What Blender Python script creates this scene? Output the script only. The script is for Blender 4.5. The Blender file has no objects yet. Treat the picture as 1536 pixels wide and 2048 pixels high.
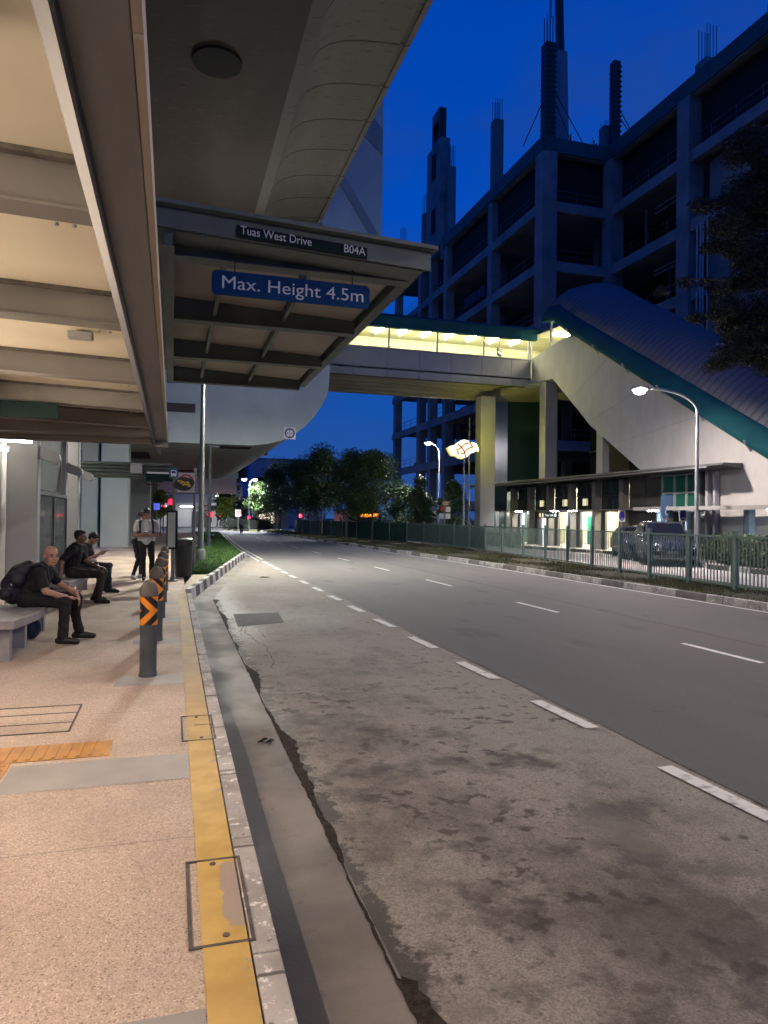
import bpy, bmesh, math, random
import numpy as np
from mathutils import Vector, Matrix, Euler
R = math.radians
random.seed(7); rng = np.random.default_rng(7)
sc = bpy.context.scene
COL = sc.collection

# ------------------------------------------------------------------ camera, sky, exposure
cd = bpy.data.cameras.new('camera'); cam = bpy.data.objects.new('camera', cd); COL.objects.link(cam)
cd.sensor_fit = 'VERTICAL'; cd.sensor_height = 24.0; cd.lens = 1420/2048*24.0
cd.clip_start = .05; cd.clip_end = 2000
def set_cam():
    A, P, RO = R(16.6), R(.48), R(.7)
    f = Vector((math.sin(A)*math.cos(P), math.cos(A)*math.cos(P), math.sin(P)))
    r0 = Vector((math.cos(A), -math.sin(A), 0)); u0 = r0.cross(f)
    r = r0*math.cos(RO)+u0*math.sin(RO); u = -r0*math.sin(RO)+u0*math.cos(RO)
    m = Matrix((r, u, -f)).transposed().to_4x4(); m.translation = Vector((0, 0, 1.6)); cam.matrix_world = m
set_cam(); sc.camera = cam
w = bpy.data.worlds.new('World'); sc.world = w; w.use_nodes = True
nt = w.node_tree; nt.nodes.clear()
def wn(t): return nt.nodes.new(t)
o_ = wn('ShaderNodeOutputWorld'); bg = wn('ShaderNodeBackground'); tc = wn('ShaderNodeTexCoord')
sp = wn('ShaderNodeSeparateXYZ'); cr = wn('ShaderNodeValToRGB'); nz = wn('ShaderNodeTexNoise'); ma = wn('ShaderNodeMath'); mb_ = wn('ShaderNodeMath')
nt.links.new(tc.outputs['Generated'], sp.inputs[0]); nt.links.new(tc.outputs['Generated'], nz.inputs['Vector'])
nz.inputs['Scale'].default_value = 2.2; nz.inputs['Detail'].default_value = 4
ma.operation = 'MULTIPLY_ADD'; ma.inputs[1].default_value = .16; nt.links.new(nz.outputs['Fac'], ma.inputs[0])
mb_.operation = 'SUBTRACT'; mb_.inputs[1].default_value = .08
nt.links.new(sp.outputs['Z'], ma.inputs[2]); nt.links.new(ma.outputs[0], mb_.inputs[0]); nt.links.new(mb_.outputs[0], cr.inputs[0])
el = cr.color_ramp.elements
el[0].position = 0; el[0].color = (.030, .098, .34, 1); el[1].position = .75; el[1].color = (.0, .045, .36, 1)
e = el.new(.14); e.color = (.008, .086, .41, 1); e = el.new(.38); e.color = (.0, .076, .53, 1)
gl = wn('ShaderNodeMapRange'); gl.interpolation_type = 'SMOOTHSTEP'; gl.inputs[1].default_value = .1; gl.inputs[2].default_value = -.9; nt.links.new(sp.outputs['Y'], gl.inputs[0])
mxs = wn('ShaderNodeMix'); mxs.data_type = 'RGBA'; nt.links.new(gl.outputs[0], mxs.inputs[0]); cl = wn('ShaderNodeTexNoise'); cl.inputs['Scale'].default_value = 3.5; cl.inputs['Detail'].default_value = 7; cm_ = wn('ShaderNodeMapping'); cm_.inputs['Scale'].default_value = (1, 1, 2.6); nt.links.new(tc.outputs['Generated'], cm_.inputs[0]); nt.links.new(cm_.outputs[0], cl.inputs['Vector'])
cf = wn('ShaderNodeMapRange'); cf.interpolation_type = 'SMOOTHSTEP'; cf.inputs[1].default_value = .42; cf.inputs[2].default_value = .72; cf.inputs[4].default_value = .6; nt.links.new(cl.outputs['Fac'], cf.inputs[0])
mxc = wn('ShaderNodeMix'); mxc.data_type = 'RGBA'; nt.links.new(cf.outputs[0], mxc.inputs[0]); nt.links.new(cr.outputs[0], mxc.inputs[6]); mxc.inputs[7].default_value = (.018, .062, .27, 1); nt.links.new(mxc.outputs[2], mxs.inputs[6]); mxs.inputs[7].default_value = (.010, .080, .46, 1)
nt.links.new(mxs.outputs[2], bg.inputs['Color']); bg.inputs['Strength'].default_value = .95
nt.links.new(bg.outputs[0], o_.inputs[0])
sc.view_settings.view_transform = 'Standard'; sc.view_settings.look = 'None'; sc.view_settings.exposure = 0; sc.view_settings.gamma = 1
sc.cycles.use_denoising = True; sc.cycles.sample_clamp_indirect = 3; sc.cycles.max_bounces = 6
sc.cycles.caustics_reflective = False; sc.cycles.caustics_refractive = False
# lamp strengths (each is the glow of a lamp built further down)
S_TUBE, S_STREET, S_BRIDGE, S_HALL, S_LOGO = 300, 2100, 210, 700, 1.7

# ------------------------------------------------------------------ materials
MATS = {}
def mat(name, c, c2=None, scale=3, rough=.7, bump=0, bscale=40, metal=0, lo=.35, hi=.65, emit=None, es=0, detail=5, stretch=None, spec=.5, rough2=None):
    if name in MATS: return MATS[name]
    m = bpy.data.materials.new(name); m.use_nodes = True; t = m.node_tree; n = t.nodes; b = n['Principled BSDF']
    b.inputs['Base Color'].default_value = (*c, 1); b.inputs['Roughness'].default_value = rough; b.inputs['Metallic'].default_value = metal
    b.inputs['Specular IOR Level'].default_value = spec
    if c2 is None and not emit: c2 = tuple(x*.82 for x in c)
    tc = n.new('ShaderNodeTexCoord'); vec = tc.outputs['Object']
    if stretch:
        mp = n.new('ShaderNodeMapping'); mp.inputs['Scale'].default_value = stretch; t.links.new(vec, mp.inputs[0]); vec = mp.outputs[0]
    if c2 is not None:
        nz = n.new('ShaderNodeTexNoise'); nz.inputs['Scale'].default_value = scale; nz.inputs['Detail'].default_value = detail
        t.links.new(vec, nz.inputs['Vector'])
        r = n.new('ShaderNodeValToRGB'); r.color_ramp.elements[0].position = lo; r.color_ramp.elements[1].position = hi
        r.color_ramp.elements[0].color = (*c2, 1); r.color_ramp.elements[1].color = (*c, 1)
        t.links.new(nz.outputs['Fac'], r.inputs[0]); t.links.new(r.outputs[0], b.inputs['Base Color'])
        if rough2 is not None:
            q = n.new('ShaderNodeMapRange'); q.inputs[1].default_value = lo; q.inputs[2].default_value = hi
            q.inputs[3].default_value = rough2; q.inputs[4].default_value = rough
            t.links.new(nz.outputs['Fac'], q.inputs[0]); t.links.new(q.outputs[0], b.inputs['Roughness'])
    if bump:
        z2 = n.new('ShaderNodeTexNoise'); z2.inputs['Scale'].default_value = bscale; z2.inputs['Detail'].default_value = 3
        t.links.new(tc.outputs['Object'], z2.inputs['Vector'])
        bp = n.new('ShaderNodeBump'); bp.inputs['Strength'].default_value = bump; bp.inputs['Distance'].default_value = .02
        t.links.new(z2.outputs['Fac'], bp.inputs['Height']); t.links.new(bp.outputs[0], b.inputs['Normal'])
    if emit:
        b.inputs['Emission Color'].default_value = (*emit, 1); b.inputs['Emission Strength'].default_value = es
    MATS[name] = m; return m
def glow(name, c, s): return mat(name, (.8, .8, .8), None, emit=c, es=s)
def glass(name, tint, op=.25):
    if name in MATS: return MATS[name]
    m = bpy.data.materials.new(name); m.use_nodes = True; t = m.node_tree; n = t.nodes; b = n['Principled BSDF']
    b.inputs['Base Color'].default_value = (*tint, 1); b.inputs['Roughness'].default_value = .05
    tr = n.new('ShaderNodeBsdfTransparent'); mx = n.new('ShaderNodeMixShader'); mx.inputs[0].default_value = op
    tr.inputs[0].default_value = (*[.6+.4*x for x in tint], 1)
    t.links.new(tr.outputs[0], mx.inputs[1]); t.links.new(b.outputs[0], mx.inputs[2]); t.links.new(mx.outputs[0], n['Material Output'].inputs[0])
    MATS[name] = m; return m

class G:  # small node-graph helper for the ground surfaces
    def __init__(s, name):
        s.m = bpy.data.materials.new(name); s.m.use_nodes = True; s.t = s.m.node_tree; s.n = s.t.nodes; s.b = s.n['Principled BSDF']
        s.obj = s.n.new('ShaderNodeTexCoord').outputs['Object']
    def ln(s, a, b):
        if isinstance(a, (int, float)): b.default_value = a
        elif isinstance(a, tuple): b.default_value = (*a, 1) if len(a) == 3 else a
        else: s.t.links.new(a, b)
    def noise(s, sc_, d=5, stretch=None, rough=.5, dist=0):
        x = s.n.new('ShaderNodeTexNoise'); x.inputs['Scale'].default_value = sc_; x.inputs['Detail'].default_value = d
        x.inputs['Roughness'].default_value = rough; x.inputs['Distortion'].default_value = dist
        v = s.obj
        if stretch:
            mp = s.n.new('ShaderNodeMapping'); mp.inputs['Scale'].default_value = stretch; s.t.links.new(v, mp.inputs[0]); v = mp.outputs[0]
        s.t.links.new(v, x.inputs['Vector']); return x.outputs['Fac']
    def vor(s, sc_, feat='F1', out='Distance', stretch=None):
        x = s.n.new('ShaderNodeTexVoronoi'); x.feature = feat; x.inputs['Scale'].default_value = sc_
        v = s.obj
        if stretch:
            mp = s.n.new('ShaderNodeMapping'); mp.inputs['Scale'].default_value = stretch; s.t.links.new(v, mp.inputs[0]); v = mp.outputs[0]
        s.t.links.new(v, x.inputs['Vector']); return x.outputs[out]
    def rng(s, f, a, b, c=0., d=1., smooth=True):
        x = s.n.new('ShaderNodeMapRange'); x.interpolation_type = 'SMOOTHSTEP' if smooth else 'LINEAR'
        s.ln(f, x.inputs[0]); x.inputs[1].default_value = a; x.inputs[2].default_value = b; x.inputs[3].default_value = c; x.inputs[4].default_value = d
        return x.outputs[0]
    def mth(s, op, a, b=0.):
        x = s.n.new('ShaderNodeMath'); x.operation = op; s.ln(a, x.inputs[0]); s.ln(b, x.inputs[1]); return x.outputs[0]
    def mix(s, f, a, b, mode='MIX'):
        x = s.n.new('ShaderNodeMix'); x.data_type = 'RGBA'; x.blend_type = mode
        s.ln(f, x.inputs[0]); s.ln(a, x.inputs[6]); s.ln(b, x.inputs[7]); return x.outputs[2]
    def xyz(s):
        x = s.n.new('ShaderNodeSeparateXYZ'); s.t.links.new(s.obj, x.inputs[0]); return x.outputs
    def done(s, col, rough=.8, h=None, dist=.01, strength=.5):
        s.ln(col, s.b.inputs['Base Color']); s.ln(rough, s.b.inputs['Roughness'])
        if h is not None:
            bp = s.n.new('ShaderNodeBump'); bp.inputs['Distance'].default_value = dist; bp.inputs['Strength'].default_value = strength
            s.ln(h, bp.inputs['Height']); s.t.links.new(bp.outputs[0], s.b.inputs['Normal'])
        return s.m

def m_pavement():
    g = G('pebble_wash_paving')
    ch = g.vor(150, out='Color'); d = g.vor(150)
    sep = g.n.new('ShaderNodeSeparateColor'); g.t.links.new(ch, sep.inputs[0])
    c = g.mix(g.rng(sep.outputs[0], .1, .95), (.45, .345, .255), (.63, .50, .385))
    c = g.mix(g.rng(sep.outputs[1], .92, .98), c, (.74, .66, .56)); c = g.mix(g.rng(sep.outputs[2], .93, .97, 0, .8), c, (.19, .13, .10)); c = g.mix(g.rng(g.noise(28, 4, rough=.7), .4, .7, 0, .3), c, (.38, .27, .2))
    big = g.noise(.9, 6); c = g.mix(g.rng(big, .35, .7, 0, .38), c, (.24, .19, .145))
    st = g.noise(7, 5, rough=.7); c = g.mix(g.rng(st, .62, .72, 0, .4), c, (.2, .16, .125))
    c = g.mix(g.mth('MULTIPLY', g.rng(g.vor(3.1), .035, .05, .55, 0.), g.rng(g.noise(2.3, 2), .5, .55)), c, (.13, .105, .09)); wr = g.noise(2.1, 7, (1, .5, 1), .7); c = g.mix(g.rng(wr, .5, .7, 0, .35), c, (.26, .19, .145))
    y = g.xyz()[1]; j = g.mth('ABSOLUTE', g.mth('SUBTRACT', g.mth('FRACT', g.mth('DIVIDE', y, 2.45)), .5))
    c = g.mix(g.rng(j, .0, .004, .55, 0.), c, (.12, .10, .085))
    return g.done(c, g.rng(big, .3, .7, .55, .8), g.mth('SUBTRACT', 1., d), .006, .45)
def m_bay():
    g = G('old_stained_asphalt')
    sp_ = g.vor(120, out='Color'); sep = g.n.new('ShaderNodeSeparateColor'); g.t.links.new(sp_, sep.inputs[0])
    c = g.mix(sep.outputs[0], (.185, .165, .141), (.325, .292, .252))
    big = g.noise(.45, 7, rough=.62); x, y, z = g.xyz()
    mid = g.rng(g.mth('ABSOLUTE', g.mth('SUBTRACT', x, 1.9)), .35, 1.35, 1., 0.)
    near = g.rng(y, 10., 4.5, .25, 1.)
    b2 = g.noise(.95, 8, (1, .6, 1), .68); soil = g.mth('MULTIPLY', g.mth('MULTIPLY', g.rng(b2, .42, .66), g.rng(mid, 0, .6)), near); c = g.mix(g.mth('MULTIPLY', soil, .72), c, (.060, .046, .040))
    bl = g.noise(2.6, 6, rough=.62); c = g.mix(g.mth('MULTIPLY', g.mth('MULTIPLY', g.rng(bl, .47, .66), g.rng(mid, 0, .8, .35, .85)), near), c, (.055, .045, .04))
    spots = g.vor(4.3); sn = g.noise(1.1, 3); sp2 = g.mth('MULTIPLY', g.rng(spots, .06, .20, 1., 0.), g.rng(sn, .42, .52))
    c = g.mix(g.mth('MULTIPLY', sp2, .75), c, (.05, .04, .036))
    sp3 = g.rng(g.vor(13), .08, .16, .8, 0.); c = g.mix(g.mth('MULTIPLY', sp3, g.rng(sn, .5, .6)), c, (.05, .04, .035))
    ib = g.noise(8.5, 4, rough=.55); c = g.mix(g.mth('MULTIPLY', g.mth('MULTIPLY', g.rng(ib, .555, .66), g.rng(g.noise(.8, 3), .42, .55)), g.rng(y, 11, 6, .2, .85)), c, (.05, .04, .034))
    pale = g.noise(1.3, 6, rough=.65); c = g.mix(g.rng(pale, .56, .70, 0, .35), c, (.33, .295, .25))
    edge = g.noise(5, 8, rough=.75); ed = g.mth('SUBTRACT', x, g.mth('MULTIPLY', edge, .75))
    wet = g.mth('MULTIPLY', g.rng(ed, .53, .60, 1., 0.), g.rng(y, 16., 15., 0, 1))
    c = g.mix(g.mth('MULTIPLY', wet, .88), c, (.035, .028, .022))
    damp = g.mth('MULTIPLY', g.rng(ed, .75, 1.15, 1., 0.), g.rng(y, 9., 11., 0, 1))
    ro = g.mth('SUBTRACT', g.rng(big, .3, .7, .82, .62), g.mth('MULTIPLY', g.mth('MAXIMUM', wet, damp), .20))
    h = g.mth('ADD', g.noise(140, 3), g.mth('MULTIPLY', g.noise(9, 4), .5))
    g.b.inputs['Specular IOR Level'].default_value = .28
    return g.done(c, ro, h, .012, .6)
def m_lane():
    g = G('lane_asphalt')
    sp_ = g.vor(160, out='Color'); sep = g.n.new('ShaderNodeSeparateColor'); g.t.links.new(sp_, sep.inputs[0])
    c = g.mix(sep.outputs[0], (.060, .056, .057), (.100, .094, .094))
    big = g.noise(.35, 6, (1, .25, 1)); c = g.mix(g.rng(big, .35, .7, 0, .5), c, (.105, .098, .095))
    x, y, z = g.xyz()
    far = g.rng(y, 7, 22); c = g.mix(g.mth('MULTIPLY', far, .75), c, (.20, .188, .172))  # lighter with distance: the lamplight on the far lanes put into the colour
    tr = g.mth('ABSOLUTE', g.mth('SUBTRACT', g.mth('FRACT', g.mth('DIVIDE', g.mth('SUBTRACT', x, 3.2), 1.78)), .5)); c = g.mix(g.mth('MULTIPLY', g.rng(tr, .12, .36, 0, .32), g.rng(g.noise(.6, 4, (1, .3, 1)), .35, .6)), c, (.115, .108, .105))
    oil = g.noise(2.2, 6, (1, .7, 1), .65); c = g.mix(g.rng(oil, .64, .7, 0, .5), c, (.035, .034, .034))
    j = g.mth('ABSOLUTE', g.mth('SUBTRACT', g.mth('ADD', x, g.mth('MULTIPLY', g.noise(.5, 4), .12)), 8.1))
    c = g.mix(g.rng(j, .015, .05, .55, 0.), c, (.03, .03, .03))
    st = g.noise(1.6, 5, (1, .4, 1)); c = g.mix(g.rng(st, .6, .72, 0, .45), c, (.045, .042, .042))
    return g.done(c, .78, g.noise(150, 3), .01, .5)
def m_yellow():
    g = G('worn_yellow_paint')
    c = g.mix(g.rng(g.noise(5, 5), .3, .7), (.48, .31, .075), (.62, .42, .125))
    wear = g.noise(4.5, 7, rough=.7); x, y, z = g.xyz()
    lim = g.mth('ADD', wear, g.mth('MULTIPLY', g.rng(x, .2, .3), .12)); box = g.mth('MULTIPLY', g.rng(y, 2.75, 2.9), g.rng(y, 3.4, 3.3)); lim = g.mth('ADD', lim, g.mth('MULTIPLY', g.mth('MULTIPLY', box, g.rng(x, .19, .25)), .3))
    c = g.mix(g.rng(lim, .66, .72), c, (.36, .29, .23))
    c = g.mix(g.rng(g.noise(1.2, 4), .45, .7, 0, .45), c, (.34, .22, .07))
    c = g.mix(g.mth('MULTIPLY', g.rng(y, 4.2, 8.), g.rng(g.noise(3, 5), .3, .6, .35, .8)), c, (.36, .27, .15))
    return g.done(c, .65, g.noise(120, 3), .004, .4)
def m_kerb():
    g = G('kerb_concrete')
    c = g.mix(g.rng(g.noise(2.5, 6), .35, .65), (.27, .25, .22), (.47, .44, .40))
    c = g.mix(g.rng(g.noise(14, 6, rough=.7), .56, .62), c, (.72, .70, .66)); c = g.mix(g.rng(g.noise(9, 6, rough=.7), .62, .7), c, (.12, .11, .10))
    y = g.xyz()[1]; j = g.mth('ABSOLUTE', g.mth('SUBTRACT', g.mth('FRACT', y), .5)); c = g.mix(g.rng(j, .006, .014, .85, 0.), c, (.06, .055, .05))
    return g.done(c, .75, g.noise(60, 4), .008, .5)
def m_gutter():
    g = G('gutter_concrete'); x, y, z = g.xyz()
    c = g.mix(g.rng(g.noise(1.3, 6), .35, .65), (.105, .092, .08), (.205, .18, .155))
    c = g.mix(g.rng(g.mth('ADD', x, g.mth('MULTIPLY', g.noise(3, 5), .25)), .62, .80, .75, 0.), c, (.072, .07, .075))  # darker strip by the kerb: its shading put into the colour
    c = g.mix(g.rng(g.noise(6, 6, rough=.7), .6, .7, 0, .6), c, (.07, .06, .05))
    return g.done(c, g.rng(g.noise(2, 4), .4, .6, .62, .8), g.noise(70, 4), .006, .5)
def m_chev():
    g = G('chevron_reflective_band'); x, y, z = g.xyz()
    s = g.mth('ADD', x, g.mth('ABSOLUTE', g.mth('SUBTRACT', z, .655)))
    f = g.mth('FRACT', g.mth('ADD', g.mth('DIVIDE', s, .155), .42))
    c = g.mix(g.rng(f, .49, .51), (.012, .012, .012), (.82, .27, .015))
    return g.done(c, .4)
def m_viaduct():
    g = G('viaduct_concrete'); x, y, z = g.xyz()
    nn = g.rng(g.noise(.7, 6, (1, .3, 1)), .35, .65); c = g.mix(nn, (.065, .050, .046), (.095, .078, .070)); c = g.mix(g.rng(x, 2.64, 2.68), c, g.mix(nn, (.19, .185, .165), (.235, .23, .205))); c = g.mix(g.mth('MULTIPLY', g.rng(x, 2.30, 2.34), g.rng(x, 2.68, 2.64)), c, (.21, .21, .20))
    j = g.mth('ABSOLUTE', g.mth('SUBTRACT', g.mth('FRACT', g.mth('DIVIDE', y, 1.55)), .5))
    jm = g.mth('MULTIPLY', g.rng(j, .006, .028, .9, 0.), g.rng(x, 2.62, 2.66)); c = g.mix(jm, c, (.03, .027, .025))
    c = g.mix(g.rng(g.noise(3, 5, (1, 3, 1)), .58, .68, 0, .5), c, (.12, .105, .095))
    return g.done(c, .8, g.noise(20, 4), .01, .3)
def m_ribbed(name, c1, c2, per, axis):
    g = G(name); v = g.xyz()[axis]; f = g.mth('FRACT', g.mth('DIVIDE', v, per))
    t = g.rng(g.mth('ABSOLUTE', g.mth('SUBTRACT', f, .5)), .32, .44)
    c = g.mix(t, c1, c2); c = g.mix(g.rng(g.noise(.8, 4), .35, .65, 0, .3), c, tuple(q*.5 for q in c1))
    return g.done(c, .8, t, .03, .8)

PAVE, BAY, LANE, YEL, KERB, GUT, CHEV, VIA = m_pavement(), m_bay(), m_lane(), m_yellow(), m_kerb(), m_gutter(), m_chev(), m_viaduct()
CON = mat('pale_green_painted_concrete', (.54, .59, .49), (.45, .49, .41), .6, .75, .15, 30)
CON2 = mat('grey_cladding_panel', (.36, .35, .34), (.29, .285, .28), .5, .6, .05)
CONW = mat('stair_wall_render', (.45, .44, .425), (.40, .39, .378), 1.6, .75, .1, 20, stretch=(1, 1.3, .6), lo=.3, hi=.6, detail=8)
RAW = mat('raw_cast_concrete', (.27, .27, .275), (.16, .16, .165), .35, .9, .25, 8, detail=8, lo=.3, hi=.65)
RAWD = mat('dark_unlit_room', (.012, .012, .014), (.008, .008, .01), .5, .95)  # shade of unlit interiors put into the colour; also used for plain black parts
STEEL = mat('green_grey_painted_steel', (.15, .18, .158), (.115, .138, .122), 2.5, .5, .08, 60)
STEELD = mat('dark_green_steel', (.075, .10, .085), (.055, .075, .065), 3, .5)
WARM = mat('shelter_beam_paint', (.215, .208, .195), (.16, .155, .145), 2.2, .55, .05, detail=8)
GUTR = mat('shelter_gutter_paint', (.215, .23, .255), (.15, .155, .17), 1.5, .5, .06, 50, stretch=(4, .5, 4), detail=8)
LIP = mat('blue_grey_flashing', (.062, .070, .085), (.05, .055, .066), 1.5, .5)
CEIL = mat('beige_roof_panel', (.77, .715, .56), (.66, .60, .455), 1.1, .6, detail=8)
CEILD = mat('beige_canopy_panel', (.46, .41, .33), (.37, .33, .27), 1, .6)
GRAYP = mat('grey_metal_panel', (.36, .375, .37), (.31, .325, .32), 1, .45)
BLK = mat('black_plastic', (.015, .016, .016), (.01, .011, .011), 5, .45)
BOLB = mat('bollard_grey_rubber', (.07, .085, .085), (.05, .06, .06), 6, .55, .1)
BOLC = mat('bollard_brown_cap', (.13, .11, .085), (.09, .08, .065), 9, .6, .1)
BENCH = mat('bench_grey_stone', (.32, .31, .30), (.24, .235, .23), 8, .45, .05, 90)
WHITE = mat('white_sign_face', (.78, .78, .76), (.72, .72, .7), 3, .45)
PAINT = mat('white_road_paint', (.66, .65, .61), (.26, .25, .235), 11, .7, .2, 90, lo=.28, hi=.46, detail=8)
PAINTW = mat('kerb_white_paint', (.66, .66, .62), (.40, .39, .36), 5, .7, .2, 60)
PAINTB = mat('kerb_black_paint', (.045, .045, .045), (.09, .085, .08), 6, .7, .2, 60)
BLUE = mat('blue_sign_face', (.004, .05, .17), (.003, .042, .145), 2, .6, spec=.15)
DGRN = mat('dark_green_sign_face', (.004, .020, .020), (.003, .016, .016), 2, .6, spec=.15)
LETT = mat('pale_lettering', (.80, .82, .80), (.74, .76, .74), 3, .5)
RED = mat('red_sign_ring', (.45, .015, .02), None, rough=.5)
YLW = mat('yellow_emblem', (.75, .5, .04), None, rough=.5)
TEAL = mat('teal_fascia', (.012, .085, .10), (.010, .060, .075), .9, .85, spec=.15)
TEALD = mat('dark_teal_cladding', (.012, .045, .045), (.008, .03, .032), .4, .5)
ROOFB = m_ribbed('ribbed_roof_sheet', (.12, .125, .145), (.085, .088, .10), .36, 1)
FENCE = mat('green_fence_paint', (.145, .205, .175), (.10, .155, .125), 4, .5)
NET = mat('green_screen_net', (.016, .085, .055), (.010, .06, .038), 1.5, .8)
BARK = mat('grey_brown_bark', (.12, .10, .08), (.06, .05, .04), 6, .9, .5, 20)
LEAF = mat('dark_green_leaf', (.045, .085, .028), (.025, .05, .018), .9, .6)
LEAF2 = mat('mid_green_leaf', (.085, .14, .035), (.04, .08, .02), 1.1, .6)
LEAFY = mat('yellow_green_leaf', (.22, .26, .04), (.10, .16, .03), 1.1, .6)
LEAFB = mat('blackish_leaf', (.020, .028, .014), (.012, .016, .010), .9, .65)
GRASS = mat('verge_grass', (.075, .165, .028), (.035, .085, .015), 1.4, .7)
GRASSD = mat('dry_verge_grass', (.085, .095, .035), (.05, .05, .025), 1.6, .8)
SOIL = mat('verge_soil', (.055, .07, .03), (.035, .032, .02), 2, .95, .4, 25)
SOILD = mat('bare_verge_soil', (.085, .07, .045), (.05, .055, .025), 1.2, .95, .4, 25)
CREAM = mat('cream_inner_wall', (.74, .70, .50), (.70, .66, .46), 1, .6)
DGLS = mat('dark_tinted_glass', (.02, .03, .032), (.015, .022, .025), .5, .12)
GGLS = mat('green_tinted_glass', (.02, .12, .085), (.015, .09, .065), .8, .15)
MULL = mat('silver_mullion', (.48, .50, .50), None, rough=.4, metal=.3)
DROOF = mat('entrance_roof_metal', (.12, .12, .125), (.09, .09, .095), 1, .45)
DWALL = mat('charcoal_wall_panel', (.060, .055, .053), (.045, .042, .04), 1, .5)
DROP = mat('drop_off_concrete', (.42, .40, .37), (.33, .315, .29), .7, .8, .2, 40)
TAN = mat('tan_column_paint', (.42, .34, .22), (.36, .29, .19), .6, .7)
CAR = mat('black_car_paint', (.022, .026, .04), None, rough=.14, spec=1)
CARG = mat('car_window_glass', (.006, .007, .009), None, rough=.08, spec=.45)
CHR = mat('chrome_trim', (.6, .6, .62), None, rough=.15, metal=1)
TYRE = mat('black_tyre_rubber', (.02, .02, .02), None, rough=.8)
GALV = mat('galvanised_post', (.34, .35, .35), (.27, .28, .28), 3, .4, metal=.4)
POSTG = mat('grey_green_post', (.13, .145, .125), (.10, .11, .095), 3, .5)
TACT = mat('orange_tactile_tile', (.52, .27, .075), (.40, .21, .07), 6, .7)
BAND = mat('grey_paving_band', (.36, .335, .30), (.29, .27, .24), 2.2, .6, .1, 60)
DGREY = mat('dark_joint', (.12, .105, .09), (.055, .05, .045), 14, .8)
PATCH = mat('patched_asphalt', (.062, .060, .058), (.045, .044, .043), 6, .8, .4, 110)
SKIN = mat('light_skin', (.50, .29, .205), (.41, .215, .145), 14, .62, .15, 60)
SKIND = mat('tanned_skin', (.22, .115, .075), (.18, .09, .06), 9, .5)
SKINM = mat('medium_skin', (.38, .21, .14), (.32, .17, .11), 9, .5)
LIPS = mat('lip_skin', (.30, .12, .10), None, rough=.5)
EYE = mat('dark_eye', (.02, .015, .012), None, rough=.2)
HAIR = mat('black_hair', (.012, .010, .009), (.02, .016, .014), 30, .5)
SHB = mat('black_cotton', (.006, .006, .007), (.009, .009, .010), 12, .85, .25, 14)
SHG = mat('charcoal_cotton', (.045, .045, .048), (.03, .03, .033), 10, .85, .25, 14)
SHW = mat('white_cotton', (.62, .61, .59), (.52, .51, .49), 7, .85, .3, 12)
SHGR = mat('grey_green_cotton', (.24, .26, .25), (.19, .20, .195), 8, .85, .3, 12)
TRB = mat('brown_black_trousers', (.032, .022, .020), (.022, .016, .014), 8, .8, .25, 14)
JEAN = mat('dark_blue_denim', (.018, .026, .042), (.012, .018, .03), 10, .85, .25, 20)
NAVY = mat('navy_backpack_nylon', (.014, .016, .028), (.010, .011, .02), 8, .6, .3, 20)
SHOE = mat('black_shoe', (.012, .011, .011), None, rough=.45)
SHOEW = mat('pale_shoe', (.50, .49, .46), None, rough=.6)
SCR = glow('lit_phone_screen', (.7, .8, 1), 1.2)

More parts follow.
